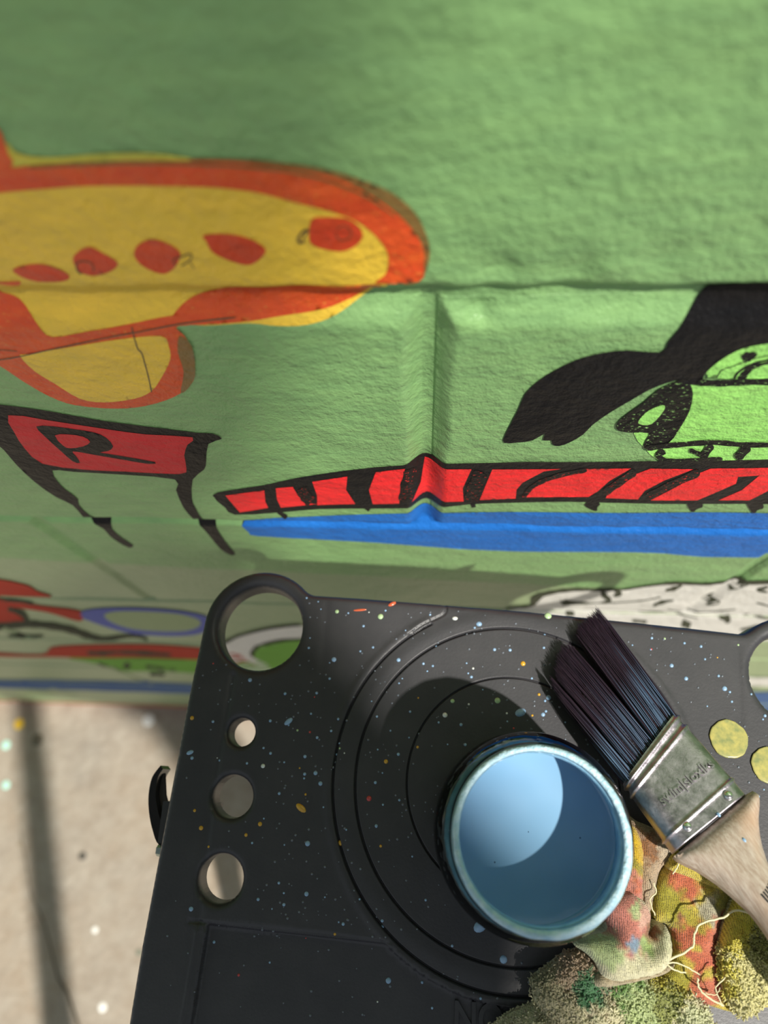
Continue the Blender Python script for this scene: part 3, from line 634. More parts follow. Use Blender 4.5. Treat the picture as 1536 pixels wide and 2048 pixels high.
for x, y, r in ((1457, 1478, .0088), (1538, 1531, .0082)):
    P = np.array(hor(x, y, ZT)); mb = MB()
    V = []; Fc = []; n = 40
    for j, (rr, zz_) in enumerate(((1, 0), (.99, .0002), (.93, .0003), (.6, .00025), (.25, .0003))):
        for k in range(n):
            a = 2*math.pi*k/n; w_ = r * rr * (1 + .02*math.sin(5*a) + .012*math.sin(13*a)); V.append((P[0] + w_*math.cos(a), P[1] + w_*math.sin(a), ZT + .0006 + zz_))
    for j in range(4):
        for k in range(n): Fc.append((j*n+k, j*n+(k+1)%n, (j+1)*n+(k+1)%n, (j+1)*n+k))
    Fc.append(tuple(4*n+k for k in range(n))); mb.add(V, Fc)
    o = mb.obj('paint_spot', msp, lad); o['label'] = 'round dried yellow paint spot'
# ------------------------------------------------------------------ GLASS JAR OF BLUE PAINT
JH = .070; JX, JY = hor(1082, 1675, ZT + JH)
jar = empty('paint_jar', (JX, JY, ZT), label='open glass jar of light blue paint standing on the black tray', cat='jar')
mg, nt, b = newmat('jar glass'); b.inputs['Base Color'].default_value = (.80, .93, .90, 1); b.inputs['Roughness'].default_value = .03; b.inputs['Transmission Weight'].default_value = 1; b.inputs['IOR'].default_value = 1.5
nt.links.new(bump(nt, noise(nt, 120, 2), .0002), b.inputs['Normal'])
z0 = ZT + .0002; R0 = .0390
prof = [(.001, z0+.0012),(.024, z0+.0012),(.030, z0),(.0355, z0+.0015),(R0, z0+.006),(R0+.0003, z0+.02),(R0+.0003, z0+.046),(R0-.0005, z0+.052),(.0360, z0+.057),(.0335, z0+.0600),(.0331, z0+.063),(.0340, z0+.0645),(.0333, z0+.066),(.0331, z0+.0685),(.0326, z0+JH-.0006),(.0316, z0+JH),(.0306, z0+JH-.0008),(.0303, z0+.064),(.0305, z0+.060),(.0330, z0+.056),(.0352, z0+.051),(.0357, z0+.045),(.0357, z0+.008),(.033, z0+.004),(.001, z0+.0035)]
mb = MB(); mb.lathe(prof, JX, JY, 96); mb.obj('glass_body', mg, jar)
mpt, nt, b = newmat('light blue liquid paint')
nt.links.new(mix(nt, ramp(nt, noise(nt, 25, 2), .35, .65), (.20,.40,.60,1), (.26,.46,.66,1)), b.inputs['Base Color']); b.inputs['Roughness'].default_value = .10
b.inputs['Coat Weight'].default_value = .6; b.inputs['Coat Roughness'].default_value = .05
nt.links.new(bump(nt, noise(nt, 40, 1), .0008), b.inputs['Normal'])
LV = .037
mb = MB(); mb.lathe([(.0002, z0+.0037),(.0328, z0+.0042),(.0355, z0+.0085),(.03555, z0+LV+.0008),(.0350, z0+LV),(.0335, z0+LV-.0006),(.02, z0+LV-.0007),(.0002, z0+LV-.0007)], JX, JY, 72); mb.obj('blue_paint', mpt, jar)
mfm, nt, b = newmat('blue paint film')
nt.links.new(mix(nt, ramp(nt, noise(nt, 180, 4), .35, .65), (.17,.37,.55,1), (.28,.50,.68,1)), b.inputs['Base Color']); b.inputs['Roughness'].default_value = .2
nt.links.new(bump(nt, noise(nt, 200, 3), .0008), b.inputs['Normal'])
mb = MB(); mb.lathe([(.0356, z0+LV),(.0356, z0+.045),(.0351, z0+.051),(.0329, z0+.056),(.0304, z0+.060),(.0302, z0+.064),(.0303, z0+JH-.002),(.0299, z0+JH-.002),(.0297, z0+.064),(.0299, z0+.060),(.0322, z0+.056),(.0345, z0+.051),(.0350, z0+.045),(.0350, z0+LV)], JX, JY, 72); mb.obj('paint_film', mfm, jar)
mrm, nt, b = newmat('dried pale blue paint rim')
nt.links.new(mix(nt, ramp(nt, noise(nt, 300, 4), .3, .7), (.34,.56,.70,1), (.56,.74,.82,1)), b.inputs['Base Color']); b.inputs['Roughness'].default_value = .3
nt.links.new(bump(nt, noise(nt, 450, 3), .0012), b.inputs['Normal'])
def rimw(r, z, a, j):
    # thick, dripping over the outside on the camera-right / near side, thin at the far left
    k = .5 + .5 * math.cos(a - math.radians(-50)); wv = .5 + .5 * math.sin(7*a) * math.sin(3*a + 1)
    out = r > .0318
    return (r + (.0009 * k * k + .00022 * wv * math.sin(17*a)) * (1 if out else -.1), z - ((.003 * k + .001 * wv) if (out and j in (3, 4)) else 0))
mb = MB(); mb.lathe([(.0300, z0+.0685),(.0313, z0+JH-.0002),(.0323, z0+JH-.0012),(.0328, z0+JH-.0025),(.03295, z0+JH-.0020),(.0325, z0+JH-.0002),(.0316, z0+JH+.0006),(.0304, z0+JH+.0002)][::-1], JX, JY, 160, wob=rimw, close=True); mb.obj('dried_paint_rim', mrm, jar)
mb = MB()
msk = simple('dark speck', (.05,.12,.2,1), .4)
for (x, y, r) in ((990, 1725, .0004), (1161, 1676, .0004)):
    P = hor(x, y, z0 + LV); mb = MB(); dome(mb, P[0], P[1], z0 + LV - .0008, r, .0003, 8); mb.obj('speck', msk, jar)
# ------------------------------------------------------------------ PAINT BRUSH
ZB = ZT
def hp(x, y, h): return np.array([*hor(x, y, ZT + h), ZT + h])
Pt = hp(1158, 1290, .0165); Pf = hp(1372, 1557, .0355)
ax = Pf - Pt; ax /= np.linalg.norm(ax)
sd_ = np.cross(ax, [0, 0, 1.]); sd_ /= np.linalg.norm(sd_); nn = np.cross(sd_, ax)
if nn[2] < 0: nn = -nn
def bpl(x, y):
    """pixel -> (u along the axis, v across) in the plane of the brush's top face"""
    r = ray(x, y); o = np.array([0, 0, H]); t = ((Pf - o) @ nn) / (r @ nn); q = o + r * t - Pf
    return np.array([q @ ax, q @ sd_])
def BW(u, v, w): return Pf + u * ax + v * sd_ + w * nn
brush = empty('paint_brush', tuple(float(c) for c in Pf - nn * .01), label='angled paint brush with dark bristles, steel ferrule and wooden handle lying beside the jar', cat='paint brush')
FT = .0085   # half thickness of ferrule
fa, fb, fc_, fd = [bpl(*p) for p in ((1355,1418),(1497,1583),(1352,1700),(1250,1558))]
mb = MB()
# bristles: strands from the ferrule mouth to the slanted tip line, in clumps
top_m, bot_m = bpl(1350,1424), bpl(1254,1554)
clumps = [  # (mouth range 0..1 measured from the right edge, tip polyline px, count)
    (0.00, .43, [(1197,1203),(1186,1218),(1174,1228),(1160,1240),(1157,1262)], 700),
    (.45, .87, [(1146,1279),(1130,1280),(1118,1297),(1113,1330),(1118,1352)], 620),
    (.89, 1.0, [(1101,1341),(1108,1362),(1120,1385)], 200)]
for (m0, m1, tips, cn) in clumps:
    tp = np.array([bpl(*p) for p in tips])
    for i in range(cn):
        s = random.random(); mm = m0 + (m1 - m0) * s; base = top_m + (bot_m - top_m) * mm
        t = s * (len(tp) - 1); k = min(int(t), len(tp) - 2); tip = tp[k] + (tp[k+1] - tp[k]) * (t - k)
        w0 = random.uniform(-1, 1); w0 = math.copysign(abs(w0) ** .6, w0)
        ln = random.uniform(.97, 1.02) if random.random() < .85 else random.uniform(1.0, 1.04)
        tip = base + (tip - base) * ln; tip = tip + rng.normal(0, .0003, 2)
        wb0 = -FT + w0 * FT * .86; wt = -FT * 1.05 + w0 * FT * (.27 + .08*math.sin(s*9))
        b0 = base + np.array([.002, 0]); P = []; cs = []
        mid = .5 * (b0 + tip) + rng.normal(0, .0006, 2)
        for q in (0, .25, .5, .75, 1):
            uv = (1-q)**2 * b0 + 2*q*(1-q) * mid + q*q * tip; bul = 1 + .10 * math.sin(q * math.pi)
            P.append(BW(uv[0], uv[1], wb0 * (1-q) + wt * q + w0 * .0012 * math.sin(q * math.pi)))
        rad = [.00021, .00021, .0002, .00016, .00005]
        pl_ = random.uniform(.25, .62) * (1.2 if m0 < .2 and s < .25 else 1); bl = random.random() < (.66 if w0 > -.2 else .35)
        amt = random.uniform(.4, 1.0)
        n0 = len(mb.v); mb.tube(P, rad, 4, False)
        for j in range(5):
            q = j / 4; a_ = amt * max(0, 1 - q / pl_) * (1 if j else .45) if bl else 0
            for _ in range(4): mb.c[n0 + j*4 + _] = (a_, random.random(), 0, 1)
mbr, nt, b = newmat('dark nylon bristles')
at = N(nt, 'ShaderNodeAttribute', attribute_name='paint'); sp = N(nt, 'ShaderNodeSeparateColor'); nt.links.new(at.outputs['Color'], sp.inputs[0])
nt.links.new(mix(nt, sp.outputs[0], mix(nt, sp.outputs[1], (.018,.011,.026,1), (.045,.026,.042,1)), (.26,.46,.74,1)), b.inputs['Base Color'])
b.inputs['Roughness'].default_value = .38
tag(mb.obj('bristles', mbr, brush, cols=True), 'dark purple black bristles streaked with light blue paint', kind='stuff')
# solid bristle core
mb = MB()
for (m0, m1, tips, cn) in clumps:
    tp = np.array([bpl(*p) for p in tips]); Vs = []; K = 7; L = 8
    for j in range(L):
        q = j / (L - 1) * .68
        for side in (0, 1):
            for k in range(K):
                s = (k / (K-1)) if side == 0 else 1 - k / (K-1); mm = m0 + (m1-m0) * (.04 + .92*s); base = top_m + (bot_m - top_m) * mm
                t = s * (len(tp)-1); kk = min(int(t), len(tp)-2); tip = tp[kk] + (tp[kk+1] - tp[kk]) * (t-kk); uv = base + (tip - base) * q
                e_ = math.sqrt(max(0, 1 - (2*s-1)**2)) ** .5; hw = (FT * .80 * (1-q) + FT * .30 * q) * (.35 + .65 * e_)
                Vs.append(BW(uv[0], uv[1], -FT * (1 + .04*q) + (hw if side == 0 else -hw)))
    n = 2 * K; Fs = [(j*n+k, j*n+(k+1) % n, (j+1)*n+(k+1) % n, (j+1)*n+k) for j in range(L-1) for k in range(n)] + [tuple(range(n)), tuple(range((L-1)*n, L*n))]
    mb.add(Vs, Fs)
mb.obj('bristle_core', simple('dark bristle mass', (.014,.010,.018,1), .5, bd=.0006, bs=900), brush)
# ferrule: rounded flat sleeve following the parallelogram fa-fb-fc-fd
mst, nt, b = newmat('scuffed steel ferrule')
f = ramp(nt, noise(nt, 220, 5, .7), .35, .7); g = ramp(nt, noise(nt, 900, 3, .7), .4, .7)
nt.links.new(mix(nt, f, (.36,.325,.36,1), (.56,.52,.56,1)), b.inputs['Base Color']); b.inputs['Metallic'].default_value = 1
nt.links.new(ramp(nt, f, 0, 1, (.30,)*3+(1,), (.50,)*3+(1,)), b.inputs['Roughness']); nt.links.new(bump(nt, g, .00003), b.inputs['Normal'])
def ferr(t, s, lift):   # t 0..1 mouth->handle, s 0..1 across (right->left), upper side
    A = fa + (fb - fa) * t; B = fd + (fc_ - fd) * t; p = A + (B - A) * s; return p
prof_s = [(0, -1.0), (0.0, -.75), (.015, -.45), (.05, -.2), (.12, -.04), (.2, 0), (.35, 0), (.5, 0), (.65, 0), (.8, 0), (.88, -.04), (.95, -.2), (.985, -.45), (1, -.75), (1, -1.0)]
loop_s = prof_s + [(s, -2 - w) for s, w in prof_s[::-1]][1:-1]
ts = np.linspace(0, 1, 61); rows = []
def beads(t):
    h = 0
    for t0, w in ((.055, .028), (.175, .028), (.83, .022)): h += .00085 * math.exp(-((t - t0) / w) ** 2 * 2.2)
    h -= .0005 * math.exp(-((t - .115) / .03) ** 2); return h
mb = MB(); Vs = []; n = len(loop_s)
for t in ts:
    for s, w in loop_s:
        p = ferr(t, s, 0); up = w > -1
        hb = beads(t); q = (s - .5) * 2 * hb * 1.0
        cc = (fd - fa) if True else 0; dv = cc / np.hypot(*cc)
        p = p + dv * q
        Vs.append(BW(p[0], p[1], w * FT + (hb if up else -hb)))
Fs = [(j*n+k, j*n+(k+1) % n, (j+1)*n+(k+1) % n, (j+1)*n+k) for j in range(len(ts)-1) for k in range(n)] + [tuple(range((len(ts)-1)*n, len(ts)*n))]
mb.add(Vs, Fs); fer = mb.obj('ferrule', mst, brush)
bm = bmesh.new(); bm.from_mesh(fer.data); bmesh.ops.recalc_face_normals(bm, faces=bm.faces); bm.to_mesh(fer.data); bm.free()
for p in ((1456,1591),(1374,1653)):
    uv = bpl(*p); mb = MB(); Vs = []; Fs = []; K = 16; rg = ((.0019, -.0001), (.0018, .0006), (.0013, .0011), (.0005, .0013))
    for rr, hh in rg:
        for k in range(K): a = 2*math.pi*k/K; Vs.append(BW(uv[0] + rr*math.cos(a), uv[1] + rr*math.sin(a), hh))
    for j in range(3):
        for k in range(K): Fs.append((j*K+k, j*K+(k+1) % K, (j+1)*K+(k+1) % K, (j+1)*K+k))
    Fs.append(tuple(3*K+k for k in range(K))); mb.add(Vs, Fs); mb.obj('nail', simple('bright nail head', (.8,.8,.78,1), .15, 1), brush)
V, Fc = textmesh('swim|sloxlks', .0056, .00032, .00008)
p0, p1 = bpl(1326, 1612), bpl(1430, 1532); du = (p1 - p0) / np.hypot(*(p1 - p0)); wmax = max(v[0] for v in V); k_ = np.hypot(*(p1 - p0)) / wmax
dvv = np.array([-du[1], du[0]]); 
if (bpl(1326-10, 1612-12) - p0) @ dvv < 0: dvv = -dvv
mb = MB(); mb.add([BW(*(p0 + x * k_ * du + y * k_ * 1.0 * dvv), .0005 + z) for x, y, z in V], Fc); mb.obj('stamped_lettering', mst, brush, smooth=False)
# handle
mw, nt, b = newmat('weathered pale wood')
tc = N(nt, 'ShaderNodeMapping'); nt.links.new(pos(nt), tc.inputs[0]); tc.inputs['Rotation'].default_value = (0, 0, -math.atan2(ax[1], ax[0])); 
tc2 = N(nt, 'ShaderNodeMapping'); nt.links.new(tc.outputs[0], tc2.inputs[0]); tc2.inputs['Scale'].default_value = (.12, 1, 1)
nz = noise(nt, 900, 4, .65, tc2.outputs[0]); nz2 = noise(nt, 45, 3)
c1 = mix(nt, ramp(nt, nz, .35, .65), (.33,.25,.19,1), (.47,.40,.33,1)); c2 = mix(nt, math_(nt, 'MULTIPLY', ramp(nt, nz2, .5, .75), .5), c1, (.50,.30,.18,1))
nt.links.new(c2, b.inputs['Base Color']); b.inputs['Roughness'].default_value = .45; nt.links.new(bump(nt, nz, .0002), b.inputs['Normal'])
ho = [(1497,1583),(1512,1575),(1524,1583),(1527,1600),(1525,1640),(1533,1690),(1552,1740),(1582,1790),(1625,1840),(1690,1905),(1800,2010),(1845,2075),(1850,2130),(1800,2150),(1740,2130),(1680,2060),(1600,1945),(1560,1890),(1536,1855),(1510,1822),(1470,1785),(1435,1757),(1400,1735),(1365,1718),(1352,1708)]
ho = [bpl(*p) for p in ho]; ho = np.concatenate([[ho[0]], smoothpoly(ho[1:-1], 4, False), [ho[-1]]]); ho = densify(ho, (.0025, .0025))
if np.cross(ho[1]-ho[0], ho[5]-ho[0]) != 0: pass
V3, T3 = cdt(ho, [], [], (.002, .002)); dd = dist(ho, V3)
HW = FT * 1.15
def hh(d): e = np.clip(d / .0075, 0, 1); return HW * (.25 + .75 * np.sqrt(1 - (1 - e) ** 2))
# first edge (against the ferrule) keeps full thickness
hz = hh(dd)
upV = [BW(p[0], p[1], -FT + h) for p, h in zip(V3, hz)]; dnV = [BW(p[0], p[1], -FT - h) for p, h in zip(V3, hz)]
mb = MB(); mb.add(upV, [tuple(t) for t in T3]); mb.add(dnV, [tuple(t[::-1]) for t in T3])
hb = hh(np.zeros(len(ho))); n = len(ho)
mb.add([BW(p[0], p[1], -FT + h) for p, h in zip(ho, hb)] + [BW(p[0], p[1], -FT - h) for p, h in zip(ho, hb)], [(i, (i+1) % n, n+(i+1) % n, n+i) for i in range(n)])
han = mb.obj('handle', mw, brush)
bm = bmesh.new(); bm.from_mesh(han.data); bmesh.ops.remove_doubles(bm, verts=bm.verts, dist=1e-6); bmesh.ops.recalc_face_normals(bm, faces=bm.faces); bm.to_mesh(han.data); bm.free()
mb = MB()
for i in range(7):
    a = bpl(1521 + i*3.5, 1789 - i*5); c_ = bpl(1538 + i*3, 1808 - i*5); 
    d_ = (c_ - a) / np.hypot(*(c_ - a)); q = np.array([-d_[1], d_[0]]) * .00035
    mb.add([BW(*(a - q), .0013), BW(*(c_ - q), .0013), BW(*(c_ + q), .0013), BW(*(a + q), .0013)], [(0, 1, 2, 3)])
mb.obj('printed_mark', simple('black ink', (.02,.02,.02,1), .5), han, smooth=False)
mb = MB()
for p in ((1487,1681),(1436,1630)):
    uv = bpl(*p); K = 10
    Vs = [BW(uv[0] + .0011*rr*math.cos(2*math.pi*k/K), uv[1] + .0007*rr*math.sin(2*math.pi*k/K), .0013 + h_) for rr, h_ in ((1, -.0003), (.7, .0003)) for k in range(K)]
    mb.add(Vs, [(k, (k+1) % K, K+(k+1) % K, K+k) for k in range(K)] + [tuple(K+k for k in range(K))])
mb.obj('paint_drip', MD['b'], han)
# ------------------------------------------------------------------ RAGS
def ragmat(name, weave, fz):
    m, nt, b = newmat(name); at = N(nt, 'ShaderNodeAttribute', attribute_name='paint')
    f = ramp(nt, noise(nt, 500, 4, .7), .3, .75)
    dk = mix(nt, 1.0, at.outputs['Color'], (.78,.76,.70,1), 'MULTIPLY')
    nt.links.new(mix(nt, f, dk, at.outputs['Color']), b.inputs['Base Color'])
    b.inputs['Roughness'].default_value = .95; b.inputs['Specular IOR Level'].default_value = .1
    b.inputs['Sheen Weight'].default_value = .25
    if weave:
        hs = []
        for sc_w, dr in ((430, 'X'), (560, 'Y')):
            w = N(nt, 'ShaderNodeTexWave', wave_type='BANDS', bands_direction=dr); w.inputs['Scale'].default_value = sc_w; w.inputs['Distortion'].default_value = 2.2; w.inputs['Detail'].default_value = 2; w.inputs['Detail Scale'].default_value = .4
            nt.links.new(pos(nt), w.inputs['Vector']); hs.append(w.outputs['Fac'])
        bb = bump(nt, math_(nt, 'MULTIPLY', hs[0], hs[1]), .00045)
        bb = bump(nt, noise(nt, 1100, 3), .0005, 1, bb)
    else: bb = bump(nt, noise(nt, 650, 3), .0018)
    nt.links.new(bb, b.inputs['Normal']); return m
m_knit = ragmat('stained knit cloth', True, 0); m_terry = ragmat('terry loops', False, 1)
YEL = (.60,.49,.08); OLV = (.42,.38,.05); GLD = (.74,.48,.03); CRM = (.76,.72,.48); PNK = (.62,.23,.18); ORG = (.62,.17,.09); TAN = (.48,.36,.24); GRN = (.16,.30,.08); LGR = (.52,.62,.30); GRY = (.45,.43,.36); TER = (.74,.70,.34); BLU = (.25,.35,.48); DGN = (.10,.26,.12); BRN = (.30,.14,.06); LIM=(.60,.62,.16)
def puff(mb, poly, h0, hh_, ew, base, stains, ridges=(), skirt=.012, g=.0013, tilt=(0, 0), fuzz=None, seed=0):
    """one fold of cloth: pixel outline at height h0 above the tray, bulging by hh_, soft edge width ew"""
    P = smoothpoly(poly, 4); Q = np.array([hor(x, y, ZT + h0) for x, y in P]); Q = densify(Q, (.0016, .0016))
    V, T = cdt(Q, [], [], (g, g)); d = dist(Q, V); c0 = Q.mean(0)
    e = np.clip(d / ew, 0, 1); z = h0 + hh_ * np.sqrt(np.maximum(1 - (1 - e) ** 2, 0)) + (V[:, 0] - c0[0]) * tilt[0] + (V[:, 1] - c0[1]) * tilt[1]
    z += e * (.0006 * np.sin(V[:, 0] * 420 + seed) * np.sin(V[:, 1] * 380 + 2*seed) + .0005 * np.sin((V[:, 0] + V[:, 1]) * 900 + seed))
    for (rp, amp, wd_) in ridges:
        L = np.array([hor(x, y, ZT + h0) for x, y in rp]); L = smoothpoly(L, 4, False); z += amp * np.exp(-(dist(L, V, False) / wd_) ** 2) * np.clip(e * 1.5, 0, 1)
    col = np.tile(np.array(base), (len(V), 1)); jit = rng.normal(0, 1, (len(V), 2))
    for (sx, sy, sr, sc_) in stains:
        c = np.array(hor(sx, sy, ZT + h0)); r_ = sr * .00025
        dd_ = np.hypot(*(V + jit * .0006 - c).T) * (1 + .25 * np.sin(V[:, 0] * 900 + sx) * np.sin(V[:, 1] * 700 + sy))
        a = np.clip((r_ - dd_) / (.35 * r_) + .5, 0, 1)[:, None]; col = col * (1 - a) + np.array(sc_) * a
    col = np.clip(col * (1 + rng.normal(0, .07, (len(V), 1))), 0, 1); col = np.concatenate([col, np.ones((len(V), 1))], 1)
    zz_ = np.maximum(z, .0008) + ZT
    mb.add(list(zip(V[:, 0], V[:, 1], zz_)), [tuple(t) for t in T], col)
    n = len(Q); inward = .0015; cc = Q + (c0 - Q) * .03
    eb = h0 + (Q[:, 0] - c0[0]) * tilt[0] + (Q[:, 1] - c0[1]) * tilt[1]
    low = np.maximum(eb - skirt, .0006)
    cb = np.array(base)
    mb.add([(*p, ZT + max(z_, .0008)) for p, z_ in zip(Q, eb)] + [(*p, ZT + z_) for p, z_ in zip(cc, low)], [(i, n+i, n+(i+1) % n, (i+1) % n) for i in range(n)], [(*(cb * .9), 1)] * (2 * n))
    if fuzz is not None:
        dens, fl_, inreg = fuzz; area = (V[:, 0].max() - V[:, 0].min()) * (V[:, 1].max() - V[:, 1].min()); k = 0
        ii = rng.integers(0, len(V), int(dens))
        for i in ii:
            if inreg is not None and not inreg(V[i]): continue
            p = np.array([V[i][0] + random.gauss(0, .0006), V[i][1] + random.gauss(0, .0006), zz_[i] - .0004]); a = random.uniform(0, 2*math.pi)
            dr = np.array([math.cos(a), math.sin(a), random.uniform(.5, 1.3)]); dr /= np.linalg.norm(dr); l = fl_ * random.uniform(.6, 1.2)
            b2 = np.array([-dr[1], dr[0], random.uniform(-.5, .2)])
            q1 = p + dr * l * .55; q2 = q1 + (dr * .3 + b2 * .6 - np.array([0, 0, .5])) * l * .5
            cl_ = np.clip(col[i][:3] * random.uniform(.9, 1.15), 0, 1)
            FZ.tube([p, q1, q2], [.00032, .00030, .00018], 4, True, (*cl_, 1))
# --- pale rag (cream, pink and green) between jar and yellow towel
FZ = MB(); r1 = MB()
puff(r1, [(1035,2075),(1052,2040),(1080,2028),(1068,2000),(1062,1968),(1066,1955),(1090,1938),(1130,1908),(1165,1900),(1200,1915),(1290,1935),(1360,1960),(1395,1990),(1412,2020),(1420,2075),(1300,2100),(1100,2100)], .008, .010, .008, CRM,
     [(1110,1945,48,(.45,.42,.26)),(1165,1930,50,(.5,.38,.26)),(1170,1968,24,DGN),(1250,1968,30,GRN),(1275,2010,34,LGR),(1330,1960,30,OLV),(1320,2000,26,(.30,.33,.10)),(1110,2010,30,(.50,.46,.30)),(1380,2040,30,(.65,.68,.42))],
     [([(1060,1965),(1150,1975),(1240,1985)], -.002, .003), ([(1290,1950),(1330,2000),(1350,2060)], -.003, .003), ([(1170,1990),(1190,2060)], .002, .003)], fuzz=(5200, .0026, lambda p: True), seed=1)
puff(r1, [(985,2078),(1000,2040),(1040,2016),(1085,2004),(1110,2020),(1115,2060),(1100,2090)], .004, .009, .007, (.74,.70,.50), [], fuzz=(900, .0022, None), seed=2)
puff(r1, [(1252,1640),(1275,1643),(1310,1658),(1340,1678),(1352,1696),(1335,1720),(1318,1745),(1308,1790),(1295,1830),(1265,1830),(1240,1760)], .010, .006, .006, TAN,
     [(1290,1690,24,BRN),(1262,1665,14,(.42,.28,.2)),(1325,1700,16,(.55,.45,.33)),(1300,1780,20,(.45,.36,.25))], [([(1290,1650),(1285,1720),(1300,1800)], .002, .003)], seed=3)
puff(r1, [(1232,1650),(1255,1645),(1272,1658),(1284,1690),(1286,1730),(1284,1765),(1283,1800),(1270,1850),(1225,1860),(1205,1800)], .015, .007, .006, GLD,
     [(1262,1735,15,(.40,.33,.04)),(1250,1795,42,PNK),(1265,1770,10,ORG),(1225,1830,50,(.60,.26,.2))], [([(1262,1650),(1268,1720),(1265,1790)], .0015, .003)], seed=4)
puff(r1, [(1195,1800),(1230,1780),(1262,1782),(1285,1800),(1300,1822),(1300,1850),(1296,1868),(1310,1850),(1330,1850),(1342,1885),(1338,1920),(1318,1945),(1280,1955),(1235,1962),(1205,1952),(1190,1925),(1170,1905),(1148,1890),(1150,1878),(1190,1868),(1215,1855)], .020, .008, .007, CRM,
     [(1235,1825,46,PNK),(1255,1860,28,PNK),(1262,1815,12,LGR),(1285,1830,16,(.72,.42,.33)),(1257,1880,12,BLU),(1284,1885,14,(.36,.48,.18)),(1300,1862,14,BRN),(1165,1887,22,(.42,.48,.28)),(1205,1895,24,LGR),(1330,1880,18,(.66,.66,.42))],
     [([(1300,1830),(1302,1870),(1290,1890)], -.004, .0035), ([(1310,1855),(1328,1885),(1318,1925),(1270,1948)], .0025, .003), ([(1225,1800),(1245,1850),(1230,1900)], .002, .005)], seed=5)
puff(r1, [(1195,1948),(1240,1950),(1290,1945),(1330,1925),(1350,1928),(1330,1948),(1280,1962),(1230,1972),(1190,1972)], .018, .004, .004, (.50,.42,.28), [], seed=6)
r1e = empty('pale_rag', (*hor(1200, 1900, ZT), ZT), label='crumpled pale rag with pink and green paint stains tucked beside the jar', cat='rag')
r1.obj('cloth', m_knit, r1e, cols=True); tag(FZ.obj('terry_loops', m_terry, r1e, cols=True), kind='stuff')
# --- yellow towel
FZ = MB(); r2 = MB()
puff(r2, [(1352,1700),(1400,1722),(1440,1745),(1480,1770),(1510,1800),(1560,1830),(1560,1990),(1500,2020),(1470,2024),(1440,2018),(1390,2000),(1340,1975),(1312,1945),(1330,1925),(1345,1890),(1335,1850),(1305,1840),(1302,1800),(1312,1755),(1335,1722)], .0075, .007, .006, YEL,
     [(1355,1768,24,ORG),(1345,1752,16,ORG),(1330,1800,26,OLV),(1350,1840,24,OLV),(1415,1815,24,(.50,.47,.34)),(1440,1800,20,OLV),(1352,1835,8,BRN),(1372,1880,24,ORG),(1410,1880,24,ORG),(1402,1920,30,ORG),(1425,1950,30,(.66,.16,.10)),(1400,1975,26,(.62,.18,.10)),(1345,1930,22,YEL),(1345,1955,18,OLV),(1440,1850,22,(.45,.12,.06)),(1385,1890,8,YEL),(1405,1940,10,YEL)],
     [([(1330,1800),(1380,1850),(1370,1900)], -.0012, .006), ([(1425,1780),(1415,1830),(1400,1870)], .003, .005), ([(1452,1790),(1442,1860),(1447,1990)], -.005, .006), ([(1300,1945),(1380,1985),(1460,2020)], .002, .002)], seed=7)
puff(r2, [(1342,1712),(1350,1708),(1375,1716),(1420,1735),(1460,1752),(1472,1765),(1468,1780),(1455,1784),(1420,1772),(1380,1755),(1345,1742),(1336,1730)], .0160, .004, .0042, YEL, [(1456,1760,10,(.75,.38,.08)),(1400,1722,9,DGN),(1380,1718,8,(.3,.34,.08)),(1450,1745,10,(.85,.6,.1))], seed=8)
puff(r2, [(1478,1770),(1500,1775),(1530,1820),(1548,1850),(1575,1900),(1575,1960),(1545,1985),(1520,2010),(1490,2030),(1470,2020),(1450,1985),(1440,1930),(1438,1890),(1446,1850),(1462,1805)], .014, .007, .007, TER,
     [(1460,1830,40,YEL),(1480,1800,40,YEL),(1500,1830,34,(.66,.58,.08)),(1455,1870,24,(.70,.62,.10)),(1520,1870,26,(.36,.36,.10)),(1443,1930,14,(.75,.68,.12)),(1450,1975,16,(.70,.64,.12))],
     [([(1445,1880),(1490,1858),(1530,1836)], .0025, .002), ([(1500,1890),(1530,1865),(1560,1860)], -.004, .006)], fuzz=(5200, .0024, lambda p: (p - np.array(hor(1440, 1905, ZT+.02))) @ (np.array(hor(1490, 1990, ZT+.02)) - np.array(hor(1440, 1905, ZT+.02))) > -.35e-4 and p[1] < hor(1500, 1860, ZT+.02)[1] - .62 * (p[0] - hor(1500, 1860, ZT+.02)[0]) * -1 ), seed=9)
r2e = empty('yellow_towel', (*hor(1430, 1880, ZT), ZT), label='crumpled yellow terry towel with orange stains under the brush handle', cat='towel')
r2.obj('cloth', m_knit, r2e, cols=True); tag(FZ.obj('terry_loops', m_terry, r2e, cols=True), kind='stuff')
m_th = simple('cream loose thread', (.72,.66,.42,1), .8)
for P, h_, r_ in (([(1296,1942),(1330,1925),(1363,1907),(1385,1894),(1388,1880),(1392,1860),(1405,1846),(1444,1833),(1469,1820),(1502,1827),(1530,1838)], .0235, .00045), ([(1300,1940),(1345,1925),(1385,1940),(1400,1950)], .022, .0003), ([(1395,1955),(1400,1980),(1425,2000),(1445,2010)], .021, .0004), ([(1450,1955),(1432,1975),(1440,2000),(1447,2012)], .021, .00025),
                  ([(1357,1716),(1356,1732),(1345,1748)], .0205, .0003), ([(1306,1765),(1312,1785),(1300,1800),(1310,1830)], .020, .0003), ([(1410,1985),(1430,1990),(1440,1975)], .021, .0002), ([(1330,1920),(1345,1938),(1372,1945)], .022, .0003)):
    Q = smoothpoly([np.array([*hor(x, y, ZT + h_), ZT + h_ + (.001 if x > 1440 and h_ > .023 else 0)]) for x, y in P], 5, False)
    mb = MB(); mb.tube([q + rng.normal(0, .00012, 3) for q in Q], r_, 5); mb.obj('loose_thread', m_th, r2e)
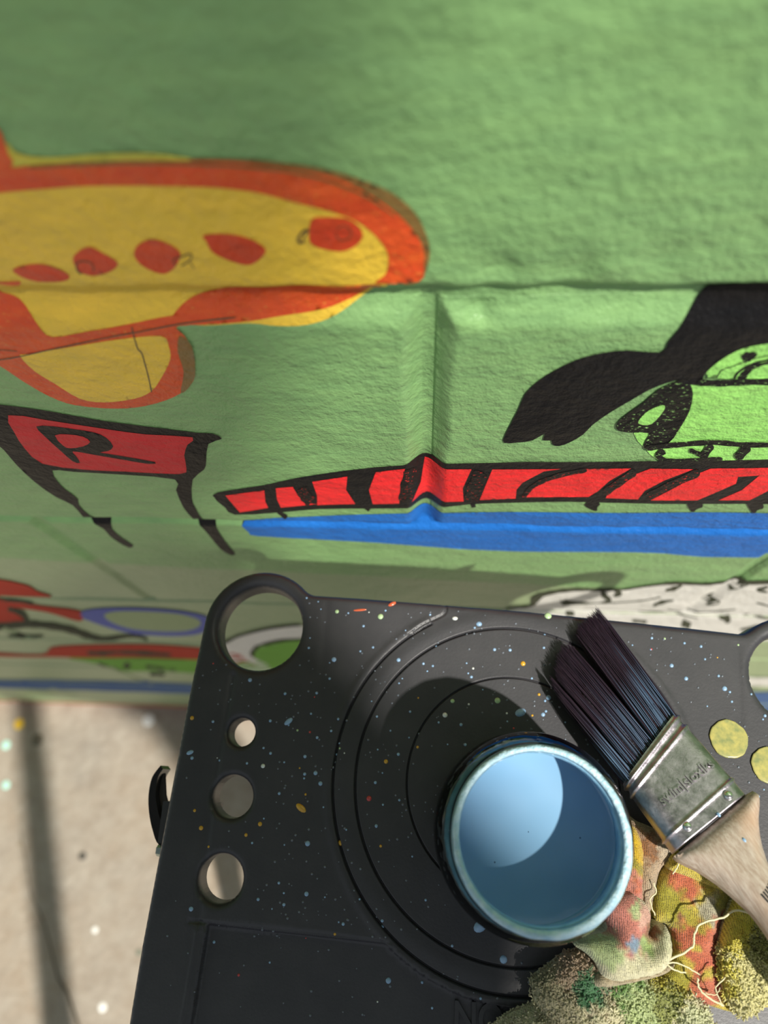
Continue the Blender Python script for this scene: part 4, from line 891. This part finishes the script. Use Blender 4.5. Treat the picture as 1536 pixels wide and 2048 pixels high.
# ------------------------------------------------------------------ added off-frame panel, slats, eave and pole that cast shade
def shade_panel(d):
    az = np.array([.68, -.735]) / math.hypot(.68, .735); nv = np.array([.735, .68]) / math.hypot(.735, .68)
    out = [(-.385, 0), (-.25, 0), (-.25, 2.30), (-.09, 2.80), (.018, 2.93), (.018, 3.18), (-.02, 3.22), (-.50, 3.22), (-.50, 2.95), (-.385, 2.5)]
    A = [(*(az * d + nv * n), z) for n, z in out]; B = [(*(az * (d + .05) + nv * n), z) for n, z in out]; k = len(out)
    mb = MB(); mb.add(A + B, [tuple(range(k)), tuple(range(2*k-1, k-1, -1))] + [(i, k+i, k+(i+1) % k, (i+1) % k) for i in range(k)]); return mb
pm = simple('shade caster grey', (.26,.26,.27,1), .8)  # plain grey shared by the added, unseen shade casters
o = shade_panel(1.15).obj('shade_caster_1', pm, smooth=False); tag(o, 'added unseen panel that shades the left of the tray and wall', kind='structure')  # added panel, outline shaped by the shade wanted on tray and wall
az = np.array([.68, -.735]) / math.hypot(.68, .735); nv = np.array([.735, .68]) / math.hypot(.735, .68)
for i in range(20):  # added unseen slats, thinning the sun on the upper left wall
    z = 3.228 + i * .025; ne = min(.125, .025 + .38 * (z - 3.2)); mb = MB()
    V = [(*(az * d + nv * n), zz_) for zz_ in (z, z + .0125) for d, n in ((1.15, -.5), (1.15, ne), (1.155, ne), (1.155, -.5))]
    mb.add(V, [(0,3,2,1),(4,5,6,7),(0,1,5,4),(1,2,6,5),(2,3,7,6),(3,0,4,7)]); mb.obj('shade_slat', pm, o, smooth=False)
mb = MB(); V = [(*(az * d + nv * n), zz_) for zz_ in (3.215, 3.73) for d, n in ((1.156, -.49), (1.156, -.45), (1.18, -.45), (1.18, -.49))]
mb.add(V, [(0,3,2,1),(4,5,6,7),(0,1,5,4),(1,2,6,5),(2,3,7,6),(3,0,4,7)]); mb.obj('shade_batten', pm, o, smooth=False)  # upright added behind the unseen slats
mb = MB(); mb.box((-3.0, -.40, 2.75), (3.0, .27, 2.86)); o = mb.obj('shade_eave', pm, smooth=False); tag(o, 'added unseen slab that blocks the sky overhead', kind='structure')  # added out of view to cut sky light on the tray
mb = MB(); mb.tube([(-.405, -1.38, 0), (-.123, -1.03, 1.33), (.004, -.87, 1.93), (.177, -.653, 2.75)], .032, 16); o = mb.obj('shade_caster_2', pm); tag(o, 'added unseen pole that casts the shadow stripe on the floor', kind='structure')  # leaning pole added out of view for its shadow on the floor
